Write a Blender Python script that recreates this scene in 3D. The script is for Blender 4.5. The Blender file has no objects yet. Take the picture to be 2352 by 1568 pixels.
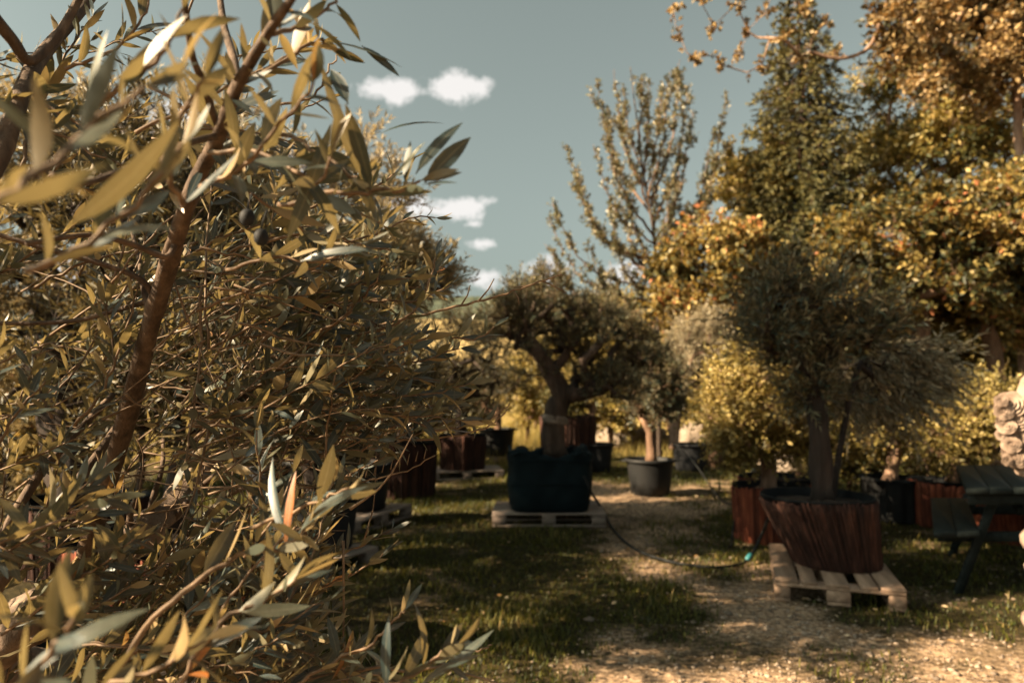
import bpy, math, random
import numpy as np
from mathutils import Vector

S = bpy.context.scene
COL = S.collection
R = math.radians
PI = math.pi

# ------------------------------------------------------------------ camera
CAM_H = 1.42
PITCH = math.atan(116 / 1568.0)
cd = bpy.data.cameras.new("camera")
cam = bpy.data.objects.new("camera", cd)
COL.objects.link(cam)
cam.location = (0, 0, CAM_H)
cam.rotation_euler = (PI / 2 + PITCH, 0, 0)
cd.sensor_width = 36
cd.lens = 24
cd.clip_start = 0.02
cd.clip_end = 5000
cd.dof.use_dof = True
cd.dof.focus_distance = 1.25
cd.dof.aperture_fstop = 3.6
cd.dof.aperture_blades = 0
S.camera = cam

# ------------------------------------------------------------------ sun and sky
SUN_EL, SUN_AZ = 31.0, -107.0          # azimuth clockwise from +Y (the way the camera looks)
sd = Vector((math.sin(R(SUN_AZ)) * math.cos(R(SUN_EL)), math.cos(R(SUN_AZ)) * math.cos(R(SUN_EL)), math.sin(R(SUN_EL))))
sl = bpy.data.lights.new("sun", 'SUN')
sl.energy = 5.0
sl.angle = R(0.53)
sl.color = (1.0, 0.77, 0.50)
so = bpy.data.objects.new("sun", sl)
COL.objects.link(so)
so.rotation_euler = sd.to_track_quat('Z', 'Y').to_euler()
so.location = (-20, 0, 20)

W = bpy.data.worlds.new("World")
S.world = W
W.use_nodes = True
nt = W.node_tree
nt.nodes.clear()


def wn(t, **kw):
    n = nt.nodes.new(t)
    for k, v in kw.items():
        setattr(n, k, v)
    return n


sky = wn('ShaderNodeTexSky', sky_type='NISHITA', sun_disc=False, sun_elevation=R(SUN_EL), sun_rotation=R(SUN_AZ))
sky.air_density = 1.0
sky.dust_density = 4.0
sky.ozone_density = 1.0
hs = wn('ShaderNodeHueSaturation')
hs.inputs['Saturation'].default_value = 0.23
nt.links.new(sky.outputs[0], hs.inputs['Color'])
tint = wn('ShaderNodeMix', data_type='RGBA', blend_type='MULTIPLY')
tint.inputs[0].default_value = 1.0
tint.inputs[7].default_value = (0.55, 0.622, 0.545, 1)
nt.links.new(hs.outputs[0], tint.inputs[6])
# small white cumulus clouds, placed by direction in the sky
geo = wn('ShaderNodeTexCoord')


def wmath(op, a, b=None, clamp=False):
    n = wn('ShaderNodeMath', operation=op, use_clamp=clamp)
    for i, v in enumerate((a, b)):
        if v is None:
            continue
        if isinstance(v, (int, float)):
            n.inputs[i].default_value = v
        else:
            nt.links.new(v, n.inputs[i])
    return n.outputs[0]


sep = wn('ShaderNodeSeparateXYZ')
nt.links.new(geo.outputs['Generated'], sep.inputs[0])
# azimuth and elevation
az = wmath('ARCTAN2', sep.outputs[0], sep.outputs[1])
el = wmath('ARCSINE', sep.outputs[2])
noi = wn('ShaderNodeTexNoise', noise_dimensions='3D')
noi.inputs['Scale'].default_value = 21
noi.inputs['Detail'].default_value = 7
noi.inputs['Roughness'].default_value = 0.62
nt.links.new(geo.outputs['Generated'], noi.inputs['Vector'])


def cloud_dir(px, py):
    x, z = (px - 1176) / 1568.0, (784 - py) / 1568.0
    v = Vector((x, math.cos(PITCH) - z * math.sin(PITCH), math.sin(PITCH) + z * math.cos(PITCH))).normalized()
    return math.atan2(v.x, v.y), math.asin(v.z)


tot = None
for (px, py, rx, ry, st) in [(1040, 196, 112, 58, 1.0), (885, 208, 110, 46, .9), (1050, 480, 105, 36, 1.0), (950, 470, 90, 40, 1.0),
                             (1130, 462, 50, 22, .75), (1085, 515, 36, 14, .55),
                             (1115, 560, 62, 20, .7), (1125, 632, 75, 38, 1.0), (1262, 622, 110, 46, 1.0), (1020, 580, 60, 16, .6),
                             (420, 300, 160, 60, .9), (240, 620, 200, 70, .9), (1430, 630, 100, 36, .9), (700, 380, 120, 60, .8),
                             (-300, 250, 220, 60, .9), (2900, 420, 260, 60, .9), (1180, 225, 40, 10, .12), (1235, 178, 20, 12, .1)]:
    a0, e0 = cloud_dir(px, py)
    ra, re_ = rx / 1568.0 * 1.0, ry / 1568.0 * 1.0
    da = wmath('DIVIDE', wmath('SUBTRACT', az, a0), ra)
    de = wmath('DIVIDE', wmath('SUBTRACT', el, e0), re_)
    d2 = wmath('ADD', wmath('MULTIPLY', da, da), wmath('MULTIPLY', de, de))
    m = wmath('MULTIPLY', wmath('SUBTRACT', 1.0, wmath('POWER', d2, 0.5), True), st)
    tot = m if tot is None else wmath('MAXIMUM', tot, m)
cl = wmath('MULTIPLY', wmath('SUBTRACT', wmath('ADD', tot, wmath('MULTIPLY', wmath('SUBTRACT', noi.outputs[0], 0.5), 2.5)), 0.24), 2.4, True)
cl = wmath('MULTIPLY', cl, wmath('MULTIPLY', tot, 5.0, True))
cl = wmath('MULTIPLY', cl, 0.92)
cm = wn('ShaderNodeMix', data_type='RGBA')
nt.links.new(cl, cm.inputs[0])
nt.links.new(tint.outputs[2], cm.inputs[6])
cm.inputs[7].default_value = (4.3, 4.15, 4.0, 1)
bg = wn('ShaderNodeBackground')
bg.inputs[1].default_value = 0.050
nt.links.new(cm.outputs[2], bg.inputs[0])
wo = wn('ShaderNodeOutputWorld')
nt.links.new(bg.outputs[0], wo.inputs[0])

S.view_settings.view_transform = 'Standard'
S.view_settings.look = 'None'
S.view_settings.exposure = 2.2
S.view_settings.gamma = 1.0
S.render.engine = 'CYCLES'
S.cycles.max_bounces = 6
S.cycles.diffuse_bounces = 1
S.cycles.glossy_bounces = 2
S.cycles.transmission_bounces = 4
S.cycles.transparent_max_bounces = 4
S.cycles.caustics_reflective = False
S.cycles.caustics_refractive = False
S.cycles.sample_clamp_indirect = 3.0


# ------------------------------------------------------------------ helpers
def P(px, py, d):
    """point at distance d along the view axis (y) seen at pixel (px, py) of the 2352 x 1568 photograph"""
    x, z = (px - 1176) / 1568.0, (784 - py) / 1568.0
    vx, vy, vz = x, math.cos(PITCH) - z * math.sin(PITCH), math.sin(PITCH) + z * math.cos(PITCH)
    k = d / vy
    return np.array((vx * k, d, CAM_H + vz * k))


def unit(v):
    n = np.linalg.norm(v, axis=-1, keepdims=True)
    return v / np.maximum(n, 1e-9)


def tag(o, label=None, cat=None, group=None, kind=None):
    if label:
        o['label'] = label
    if cat:
        o['category'] = cat
    if group:
        o['group'] = group
    if kind:
        o['kind'] = kind
    return o


def thing(name, label, cat, loc=(0, 0, 0), rz=0.0, group=None):
    o = bpy.data.objects.new(name, None)
    COL.objects.link(o)
    o.empty_display_size = 0.1
    o.location = [float(c) for c in loc]
    o.rotation_euler = (0, 0, rz)
    return tag(o, label, cat, group)


def mesh(name, V, faces, mat, parent=None, attrs=None, smooth=False, origin=None):
    """V Nx3, faces: list of int arrays (each n x k). attrs: name -> per-vertex floats"""
    V = np.asarray(V, dtype=np.float32)
    if origin is not None:
        V = V - np.asarray(origin, dtype=np.float32)
    if not isinstance(faces, list):
        faces = [faces]
    faces = [np.asarray(f, dtype=np.int32) for f in faces if len(f)]
    loops = np.concatenate([f.ravel() for f in faces])
    counts = np.concatenate([np.full(len(f), f.shape[1], dtype=np.int32) for f in faces])
    starts = np.concatenate([[0], np.cumsum(counts)[:-1]]).astype(np.int32)
    me = bpy.data.meshes.new(name)
    me.vertices.add(len(V))
    me.vertices.foreach_set('co', V.ravel())
    me.loops.add(len(loops))
    me.loops.foreach_set('vertex_index', loops)
    me.polygons.add(len(counts))
    me.polygons.foreach_set('loop_start', starts)
    if smooth:
        me.polygons.foreach_set('use_smooth', np.ones(len(counts), dtype=bool))
    for k, a in (attrs or {}).items():
        at = me.attributes.new(k, 'FLOAT', 'POINT')
        at.data.foreach_set('value', np.asarray(a, dtype=np.float32))
    me.update(calc_edges=True)
    me.validate()
    o = bpy.data.objects.new(name, me)
    COL.objects.link(o)
    if mat:
        me.materials.append(mat)
    if parent is not None:
        o.parent = parent
    return o


class MB:
    def __init__(s):
        s.V, s.Q, s.T, s.A, s.n = [], [], [], [], 0

    def add(s, V, Q=None, T=None, a=0.5):
        V = np.asarray(V, dtype=np.float64)
        if Q is not None and len(Q):
            s.Q.append(np.asarray(Q) + s.n)
        if T is not None and len(T):
            s.T.append(np.asarray(T) + s.n)
        s.V.append(V)
        s.A.append(np.full(len(V), a) if np.isscalar(a) else np.asarray(a))
        s.n += len(V)

    def tube(s, pts, rad, n=8, a=0.5, knob=0.0, seed=0, cap=True):
        pts = np.asarray(pts, float)
        m = len(pts)
        rad = np.broadcast_to(np.asarray(rad, float), (m,))
        t = np.gradient(pts, axis=0)
        t = unit(t)
        ref = np.array((0, 0, 1.0)) if abs(t[0][2]) < .9 else np.array((1.0, 0, 0))
        u = unit(np.cross(t[0], ref))
        ang = np.linspace(0, 2 * PI, n, endpoint=False)
        rings = []
        for i in range(m):
            u = unit(u - t[i] * np.dot(u, t[i]))
            v = np.cross(t[i], u)
            rr = rad[i]
            if knob:
                k = 1 + knob * (np.sin(3 * ang + i * .55 + seed) * .5 + np.sin(5 * ang - i * .8 + seed * 2) * .3 + np.sin(2 * ang + i * 1.7 + seed) * .35)
            else:
                k = 1
            rings.append(pts[i] + rr * (np.cos(ang)[:, None] * u + np.sin(ang)[:, None] * v) * (k[:, None] if knob else 1))
        V = np.concatenate(rings)
        i0 = np.arange(m - 1)[:, None] * n
        j = np.arange(n)[None, :]
        j2 = (j + 1) % n
        Q = np.stack([i0 + j, i0 + j2, i0 + n + j2, i0 + n + j], -1).reshape(-1, 4)
        T = None
        if cap:
            V = np.concatenate([V, pts[:1], pts[-1:]])
            jj = np.arange(n)
            T = np.concatenate([np.stack([np.full(n, m * n), (jj + 1) % n, jj], -1),
                                np.stack([np.full(n, m * n + 1), (m - 1) * n + jj, (m - 1) * n + (jj + 1) % n], -1)])
        s.add(V, Q, T, a)

    def box(s, c, h, rz=0.0, a=0.5, bev=0.0, rot=None):
        """box at c with half sizes h; small chamfer bev"""
        hx, hy, hz = h
        if bev > 0:
            b = min(bev, hx * .45, hy * .45, hz * .45)
            V = []
            for z, k in ((-hz, b), (-hz + b, 0), (hz - b, 0), (hz, b)):
                x, y = hx - k, hy - k
                V += [(-x + b, -y, z), (x - b, -y, z), (x, -y + b, z), (x, y - b, z), (x - b, y, z), (-x + b, y, z), (-x, y - b, z), (-x, -y + b, z)]
            V = np.array(V)
            Q = []
            for l in range(3):
                for j in range(8):
                    j2 = (j + 1) % 8
                    Q.append((l * 8 + j, l * 8 + j2, l * 8 + 8 + j2, l * 8 + 8 + j))
            Q += [(7, 6, 1, 0), (6, 5, 2, 1), (5, 4, 3, 2), (24, 25, 30, 31), (25, 26, 29, 30), (26, 27, 28, 29)]
        else:
            V = np.array([(x, y, z) for z in (-hz, hz) for (x, y) in ((-hx, -hy), (hx, -hy), (hx, hy), (-hx, hy))])
            Q = [(3, 2, 1, 0), (4, 5, 6, 7), (0, 1, 5, 4), (1, 2, 6, 5), (2, 3, 7, 6), (3, 0, 4, 7)]
        if rot is not None:
            V = V @ np.array(rot.to_matrix()).T
        if rz:
            c_, s_ = math.cos(rz), math.sin(rz)
            V = V @ np.array(((c_, s_, 0), (-s_, c_, 0), (0, 0, 1)))
        s.add(V + np.asarray(c, float), Q, None, a)

    def lathe(s, prof, n=32, c=(0, 0, 0), a=0.5, wob=0.0, seed=0, close=True):
        prof = np.asarray(prof, float)
        ang = np.linspace(0, 2 * PI, n, endpoint=False)
        V = []
        for i, (r, z) in enumerate(prof):
            k = 1 + wob * (np.sin(2 * ang + seed) * .5 + np.sin(3 * ang + seed * 1.7 + i * .2) * .5)
            V.append(np.stack([r * np.cos(ang) * k, r * np.sin(ang) * k, np.full(n, z)], -1))
        V = np.concatenate(V)
        m = len(prof)
        i0 = np.arange(m - 1)[:, None] * n
        j = np.arange(n)[None, :]
        j2 = (j + 1) % n
        Q = np.stack([i0 + j, i0 + j2, i0 + n + j2, i0 + n + j], -1).reshape(-1, 4)
        s.add(V + np.asarray(c, float), Q, None, a)

    def sticks(s, A, B, r0, r1, a=0.5):
        A, B = np.asarray(A, float), np.asarray(B, float)
        N = len(A)
        if not N:
            return
        t = unit(B - A)
        ref = np.where(np.abs(t[:, 2:3]) < .9, np.array((0, 0, 1.0)), np.array((1.0, 0, 0)))
        u = unit(np.cross(t, ref))
        v = np.cross(t, u)
        r0 = np.broadcast_to(np.asarray(r0, float), (N,))[:, None]
        r1 = np.broadcast_to(np.asarray(r1, float), (N,))[:, None]
        V = np.zeros((N, 6, 3))
        for k in range(3):
            d = math.cos(k * 2.0944) * u + math.sin(k * 2.0944) * v
            V[:, k] = A + r0 * d
            V[:, 3 + k] = B + r1 * d
        b = np.arange(N)[:, None, None] * 6
        q = np.array([(0, 1, 4, 3), (1, 2, 5, 4), (2, 0, 3, 5)])[None]
        s.add(V.reshape(-1, 3), (b + q).reshape(-1, 4), None, a)

    def build(s, name, mat, parent=None, smooth=False, origin=None):
        f = []
        if s.Q:
            f.append(np.concatenate(s.Q))
        if s.T:
            f.append(np.concatenate(s.T))
        return mesh(name, np.concatenate(s.V), f, mat, parent, {'rnd': np.concatenate(s.A)}, smooth, origin)


def smooth_path(pts, n):
    """Catmull-Rom through pts"""
    pts = np.asarray(pts, float)
    if len(pts) < 3:
        t = np.linspace(0, 1, n)[:, None]
        return pts[0] * (1 - t) + pts[-1] * t
    p = np.concatenate([[2 * pts[0] - pts[1]], pts, [2 * pts[-1] - pts[-2]]])
    out = []
    for u in np.linspace(0, len(pts) - 1 - 1e-6, n):
        i = int(u)
        t = u - i
        a, b, c, d = p[i], p[i + 1], p[i + 2], p[i + 3]
        out.append(.5 * ((2 * b) + (c - a) * t + (2 * a - 5 * b + 4 * c - d) * t * t + (3 * b - a - 3 * c + d) * t ** 3))
    return np.array(out)


# ------------------------------------------------------------------ materials
def newmat(name):
    m = bpy.data.materials.new(name)
    m.use_nodes = True
    t = m.node_tree
    t.nodes.clear()
    out = t.nodes.new('ShaderNodeOutputMaterial')
    return m, t, out


def ramp(t, fac, cols):
    r = t.nodes.new('ShaderNodeValToRGB')
    while len(r.color_ramp.elements) < len(cols):
        r.color_ramp.elements.new(0.5)
    for e, (p, c) in zip(r.color_ramp.elements, cols):
        e.position = p
        e.color = (*c, 1)
    t.links.new(fac, r.inputs[0])
    return r.outputs[0]


def attr(t, name):
    a = t.nodes.new('ShaderNodeAttribute')
    a.attribute_name = name
    return a.outputs['Fac']


def mixc(t, fac, a, b, mode='MIX'):
    m = t.nodes.new('ShaderNodeMix')
    m.data_type = 'RGBA'
    m.blend_type = mode
    for i, v in ((0, fac), (6, a), (7, b)):
        if isinstance(v, (int, float)):
            m.inputs[i].default_value = v
        elif isinstance(v, tuple):
            m.inputs[i].default_value = (*v, 1)
        else:
            t.links.new(v, m.inputs[i])
    return m.outputs[2]


def noise(t, scale, detail=4, rough=.55, coord='Object', stretch=None):
    tc = t.nodes.new('ShaderNodeTexCoord')
    src = tc.outputs[coord]
    if stretch:
        mp = t.nodes.new('ShaderNodeMapping')
        mp.inputs['Scale'].default_value = stretch
        t.links.new(src, mp.inputs[0])
        src = mp.outputs[0]
    n = t.nodes.new('ShaderNodeTexNoise')
    n.inputs['Scale'].default_value = scale
    n.inputs['Detail'].default_value = detail
    n.inputs['Roughness'].default_value = rough
    t.links.new(src, n.inputs['Vector'])
    return n.outputs[0]


def bump(t, h, strength=.5, dist=.01):
    b = t.nodes.new('ShaderNodeBump')
    b.inputs['Strength'].default_value = strength
    b.inputs['Distance'].default_value = dist
    t.links.new(h, b.inputs['Height'])
    return b.outputs[0]


def leaf_mat(name, cols, trans, tw=.4, rough=.5, spec=.35, under=None, rib=None):
    m, t, out = newmat(name)
    c = ramp(t, attr(t, 'rnd'), cols)
    if rib:
        e = attr(t, 'edge')
        mr = t.nodes.new('ShaderNodeMapRange')
        mr.inputs[1].default_value = .04
        mr.inputs[2].default_value = .16
        mr.inputs[3].default_value = .65
        mr.inputs[4].default_value = 0
        t.links.new(e, mr.inputs[0])
        c = mixc(t, mr.outputs[0], c, rib)
        nz = noise(t, 220, 3)
        c = mixc(t, .55, c, ramp(t, nz, [(.3, (.45, .45, .45)), (.7, (1.25, 1.2, 1.1))]), 'MULTIPLY')
    if under:
        g = t.nodes.new('ShaderNodeNewGeometry')
        u = ramp(t, attr(t, 'rnd'), under) if isinstance(under, list) else under
        c = mixc(t, g.outputs['Backfacing'], c, u)
    p = t.nodes.new('ShaderNodeBsdfPrincipled')
    t.links.new(c, p.inputs['Base Color'])
    p.inputs['Roughness'].default_value = rough
    p.inputs['Specular IOR Level'].default_value = spec
    tr = t.nodes.new('ShaderNodeBsdfTranslucent')
    tc = mixc(t, .6 if rib else .5, c, trans)
    t.links.new(tc, tr.inputs[0])
    mx = t.nodes.new('ShaderNodeMixShader')
    mx.inputs[0].default_value = tw
    t.links.new(p.outputs[0], mx.inputs[1])
    t.links.new(tr.outputs[0], mx.inputs[2])
    t.links.new(mx.outputs[0], out.inputs[0])
    return m


def surf(name, cols, scale=8, detail=5, rough=.8, bumpk=.4, bdist=.01, stretch=None, spec=.3, rndmix=0.0, rcols=None, bscale=None):
    m, t, out = newmat(name)
    n = noise(t, scale, detail, .6, stretch=stretch)
    c = ramp(t, n, cols)
    if rndmix and rcols:
        c = mixc(t, rndmix, c, ramp(t, attr(t, 'rnd'), rcols), 'MULTIPLY')
    p = t.nodes.new('ShaderNodeBsdfPrincipled')
    t.links.new(c, p.inputs['Base Color'])
    p.inputs['Roughness'].default_value = rough
    p.inputs['Specular IOR Level'].default_value = spec
    if bumpk:
        n2 = noise(t, bscale or scale * 2.5, 5, .65, stretch=stretch)
        t.links.new(bump(t, n2, bumpk, bdist), p.inputs['Normal'])
    t.links.new(p.outputs[0], out.inputs[0])
    return m


M = {}
# foreground olive leaves: dark glossy upper side, pale felted underside
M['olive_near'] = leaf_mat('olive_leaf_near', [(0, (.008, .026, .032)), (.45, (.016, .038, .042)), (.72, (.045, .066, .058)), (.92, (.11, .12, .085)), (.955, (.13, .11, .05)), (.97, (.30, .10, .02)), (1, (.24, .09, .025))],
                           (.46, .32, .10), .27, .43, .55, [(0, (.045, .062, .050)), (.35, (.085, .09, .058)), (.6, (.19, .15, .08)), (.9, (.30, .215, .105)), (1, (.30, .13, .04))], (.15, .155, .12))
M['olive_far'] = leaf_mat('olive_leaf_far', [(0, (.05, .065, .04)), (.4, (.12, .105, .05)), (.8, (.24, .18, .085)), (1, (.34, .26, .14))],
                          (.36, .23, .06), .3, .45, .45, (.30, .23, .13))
M['olive_sun'] = leaf_mat('olive_leaf_sunlit', [(0, (.08, .09, .055)), (.4, (.23, .195, .11)), (.8, (.44, .36, .21)), (1, (.60, .51, .34))],
                          (.40, .27, .08), .3, .42, .5, (.36, .29, .18))  # brighter copy of olive_far, sunlight put into the leaf colour
M['olive_shaded'] = leaf_mat('olive_leaf_shaded', [(0, (.022, .034, .026)), (.5, (.05, .052, .028)), (.85, (.10, .082, .034)), (1, (.17, .125, .05))],
                           (.20, .13, .03), .25, .5, .35, (.075, .066, .04))  # darker copy of olive_far, shade put into the leaf colour
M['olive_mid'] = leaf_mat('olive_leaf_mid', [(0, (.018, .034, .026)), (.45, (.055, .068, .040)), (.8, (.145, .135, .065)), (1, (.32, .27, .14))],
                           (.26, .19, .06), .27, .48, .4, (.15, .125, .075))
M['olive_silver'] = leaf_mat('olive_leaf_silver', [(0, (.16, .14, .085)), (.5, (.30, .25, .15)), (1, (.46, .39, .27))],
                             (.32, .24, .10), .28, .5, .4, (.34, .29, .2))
M['gold'] = leaf_mat('leaf_gold', [(0, (.06, .06, .02)), (.35, (.19, .155, .045)), (.75, (.38, .295, .095)), (1, (.54, .42, .17))],
                     (.46, .32, .06), .4, .5, .4)
M['autumn'] = leaf_mat('leaf_autumn', [(0, (.022, .030, .012)), (.25, (.07, .068, .022)), (.5, (.21, .16, .05)), (.75, (.38, .285, .095)), (.91, (.50, .36, .13)), (.97, (.50, .27, .10)), (1, (.48, .18, .08))],
                       (.42, .24, .04), .36, .5, .4)
M['green_gold'] = leaf_mat('leaf_green_gold', [(0, (.020, .030, .012)), (.3, (.07, .075, .022)), (.6, (.22, .18, .05)), (.85, (.38, .29, .09)), (1, (.52, .39, .16))],
                           (.44, .28, .04), .36, .5, .4)
M['brown_leaf'] = leaf_mat('leaf_copper', [(0, (.025, .028, .012)), (.3, (.09, .066, .026)), (.6, (.24, .165, .066)), (.85, (.38, .255, .11)), (1, (.52, .36, .18))],
                           (.38, .17, .04), .3, .5, .4)
M['pear'] = leaf_mat('leaf_pear', [(0, (.03, .05, .035)), (.4, (.085, .095, .052)), (.75, (.20, .18, .095)), (1, (.48, .40, .26))],
                     (.3, .19, .05), .3, .38, .55)
M['needle'] = leaf_mat('spruce_needle', [(0, (.018, .026, .012)), (.5, (.055, .055, .02)), (1, (.15, .125, .04))], (.14, .09, .02), .15, .55, .3)
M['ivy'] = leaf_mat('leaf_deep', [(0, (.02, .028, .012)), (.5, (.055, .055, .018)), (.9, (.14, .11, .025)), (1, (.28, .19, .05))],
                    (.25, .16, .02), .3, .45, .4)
M['grass'] = leaf_mat('grass_blade', [(0, (.010, .018, .005)), (.5, (.042, .054, .008)), (.85, (.13, .125, .02)), (1, (.24, .17, .06))],
                      (.26, .21, .03), .35, .5, .3)
M['litter'] = leaf_mat('fallen_leaf', [(0, (.20, .10, .03)), (.5, (.42, .28, .14)), (1, (.62, .48, .32))], (.3, .2, .08), .15, .6, .3)

M['bark_olive'] = surf('olive_bark', [(.25, (.05, .035, .025)), (.5, (.145, .102, .073)), (.75, (.25, .185, .14))], 26, 8, .85, 1.0, .008, (1, 1, .35), bscale=90)
M['bark_stem'] = surf('olive_stem_bark', [(.25, (.026, .017, .012)), (.45, (.07, .045, .03)), (.6, (.115, .076, .05)), (.78, (.21, .15, .105))], 46, 8, .8, .9, .004, (1, 1, .4), bscale=150)
M['bark_dark'] = surf('old_olive_bark', [(.3, (.012, .009, .007)), (.55, (.034, .023, .018)), (.75, (.075, .052, .039))], 9, 7, .9, .9, .03, (1, 1, .22))
M['bark_mid'] = surf('grey_olive_bark', [(.3, (.026, .019, .014)), (.55, (.07, .049, .037)), (.75, (.14, .10, .076))], 9, 7, .9, .9, .03, (1, 1, .25))
M['bark_pink'] = surf('pale_trunk_bark', [(.3, (.11, .068, .045)), (.55, (.25, .158, .108)), (.75, (.38, .26, .185))], 14, 6, .85, .7, .012, (1, 1, .3))
M['bark_tree'] = surf('tree_bark', [(.3, (.07, .042, .026)), (.55, (.16, .095, .06)), (.75, (.28, .17, .11))], 7, 6, .9, .6, .03, (1, 1, .3))
M['twig'] = surf('twig', [(.3, (.08, .05, .03)), (.6, (.17, .11, .065)), (.8, (.27, .19, .12))], 60, 3, .65, 0)
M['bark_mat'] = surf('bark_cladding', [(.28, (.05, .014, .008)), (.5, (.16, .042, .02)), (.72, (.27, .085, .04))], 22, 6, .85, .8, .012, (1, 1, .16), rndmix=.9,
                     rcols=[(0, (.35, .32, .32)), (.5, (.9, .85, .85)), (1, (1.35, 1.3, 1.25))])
M['bark_mat_dark'] = surf('dark_shaded_bark_cladding', [(.28, (.014, .007, .006)), (.5, (.038, .016, .011)), (.72, (.08, .036, .024))], 22, 6, .9, .8, .012, (1, 1, .16), rndmix=.9,
                          rcols=[(0, (.35, .35, .35)), (.5, (.9, .9, .9)), (1, (1.5, 1.4, 1.35))])  # darker copy of bark_cladding, shade put into the colour of the left planters
M['black_plastic'] = surf('black_plastic', [(.3, (.009, .010, .012)), (.7, (.018, .019, .021))], 6, 5, .7, .15, .003, spec=.2)
M['liner'] = surf('dark_liner', [(.3, (.004, .005, .006)), (.7, (.009, .010, .011))], 6, 5, .8, .15, .003, spec=.12)
M['grey_plastic'] = surf('dusty_black_plastic', [(.3, (.009, .010, .011)), (.7, (.015, .015, .015))], 5, 6, .6, .15, .003, spec=.22)
M['bag'] = surf('woven_bag', [(.3, (.0025, .008, .011)), (.7, (.005, .014, .018))], 5, 5, .75, .6, .014, spec=.15, bscale=14)
M['soil'] = surf('soil', [(.3, (.018, .012, .009)), (.7, (.05, .034, .024))], 30, 6, .95, .9, .02)
M['pallet'] = surf('pallet_wood', [(.25, (.13, .085, .058)), (.5, (.25, .168, .115)), (.75, (.37, .255, .18))], 7, 6, .8, .3, .003, (.35, 3, 3), rndmix=.6,
                   rcols=[(0, (.55, .53, .5)), (.5, (.9, .9, .9)), (1, (1.15, 1.12, 1.1))])
M['pallet_old'] = surf('weathered_pallet_wood', [(.25, (.13, .10, .08)), (.5, (.25, .195, .16)), (.75, (.38, .30, .245))], 7, 6, .85, .3, .003, (.35, 3, 3), rndmix=.6,
                       rcols=[(0, (.5, .5, .5)), (.5, (.9, .9, .9)), (1, (1.2, 1.2, 1.2))])
M['table'] = surf('dark_table_wood', [(.3, (.005, .008, .008)), (.55, (.012, .0165, .016)), (.75, (.024, .029, .027))], 6, 6, .7, .3, .003, (4, .4, 4), spec=.15)  # near-black teal tone for all the table wood
M['stone'] = surf('statue_stone', [(.3, (.13, .09, .065)), (.55, (.26, .19, .145)), (.8, (.36, .28, .22))], 9, 6, .85, .35, .008)
M['boulder'] = surf('boulder', [(.3, (.12, .095, .072)), (.6, (.24, .19, .145)), (.8, (.36, .29, .225))], 4, 6, .9, .8, .05)
M['hose'] = surf('hose_rubber', [(.3, (.006, .007, .007)), (.7, (.013, .014, .014))], 20, 3, .6, 0, spec=.2)
M['teal'] = surf('hose_connector_plastic', [(.3, (.018, .11, .125)), (.7, (.03, .15, .165))], 20, 2, .4, 0, spec=.5)
M['rope'] = surf('rope_fibre', [(.3, (.24, .15, .07)), (.7, (.42, .29, .15))], 200, 3, .9, .6, .002)
M['paper'] = surf('paper_label', [(.3, (.12, .10, .08)), (.7, (.20, .165, .135))], 9, 4, .7, 0)
M['gravel'] = surf('gravel_stone', [(.3, (.16, .125, .098)), (.7, (.36, .29, .225))], 3, 2, .9, 0, rndmix=.8, rcols=[(0, (.35, .33, .32)), (.6, (.9, .85, .8)), (1, (1.4, 1.3, 1.2))])

# ground: grass sod, bare earth and trodden gravel path
m, t, out = newmat('ground_soil_and_sod')
pth = attr(t, 'rnd')
n1 = noise(t, 3.2, 7, .65)
n2 = noise(t, 26, 6, .7)
earth = ramp(t, n2, [(.28, (.045, .032, .022)), (.42, (.19, .13, .084)), (.53, (.42, .285, .18)), (.68, (.70, .52, .35))])
sod = ramp(t, n2, [(.3, (.010, .009, .004)), (.5, (.036, .029, .012)), (.7, (.095, .070, .034))])
sod = mixc(t, attr(t, 'dry'), sod, ramp(t, n1, [(.3, (.12, .085, .025)), (.6, (.28, .20, .065)), (.8, (.38, .28, .11))]))
f = t.nodes.new('ShaderNodeMath')
f.operation = 'ADD'
t.links.new(pth, f.inputs[0])
f2 = t.nodes.new('ShaderNodeMath')
f2.operation = 'MULTIPLY_ADD'
t.links.new(n1, f2.inputs[0])
f2.inputs[1].default_value = 1.2
f2.inputs[2].default_value = -.6
t.links.new(f2.outputs[0], f.inputs[1])
fr = ramp(t, f.outputs[0], [(.22, (0, 0, 0)), (.80, (1, 1, 1))])
c = mixc(t, fr, sod, earth)
p = t.nodes.new('ShaderNodeBsdfPrincipled')
p.inputs['Roughness'].default_value = .95
p.inputs['Specular IOR Level'].default_value = .1
t.links.new(c, p.inputs['Base Color'])
t.links.new(bump(t, noise(t, 40, 6, .7), 1.0, .03), p.inputs['Normal'])
t.links.new(p.outputs[0], out.inputs[0])
M['ground'] = m
M['field'] = surf('dry_field', [(.3, (.26, .19, .075)), (.7, (.40, .29, .12))], .03, 6, .95, 0)
M['wood_hill'] = surf('wooded_slope', [(.3, (.022, .034, .026)), (.55, (.05, .062, .04)), (.75, (.085, .09, .05))], .12, 6, .95, 0)

# ------------------------------------------------------------------ ground, field and hill
rg = np.random.default_rng(3)


def vnoise(x, y, s, seed):
    """cheap value noise"""
    r = np.random.default_rng(seed)
    g = r.random((64, 64))
    u, v = (x / s) % 64, (y / s) % 64
    i, j = np.floor(u).astype(int), np.floor(v).astype(int)
    a, b = u - i, v - j
    a, b = a * a * (3 - 2 * a), b * b * (3 - 2 * b)
    i1, j1 = (i + 1) % 64, (j + 1) % 64
    i, j = i % 64, j % 64
    return (g[i, j] * (1 - a) + g[i1, j] * a) * (1 - b) + (g[i, j1] * (1 - a) + g[i1, j1] * a) * b


def ground_z(x, y):
    return (vnoise(x, y, 1.3, 5) - .5) * .05 + (vnoise(x, y, .35, 6) - .5) * .02


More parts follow.
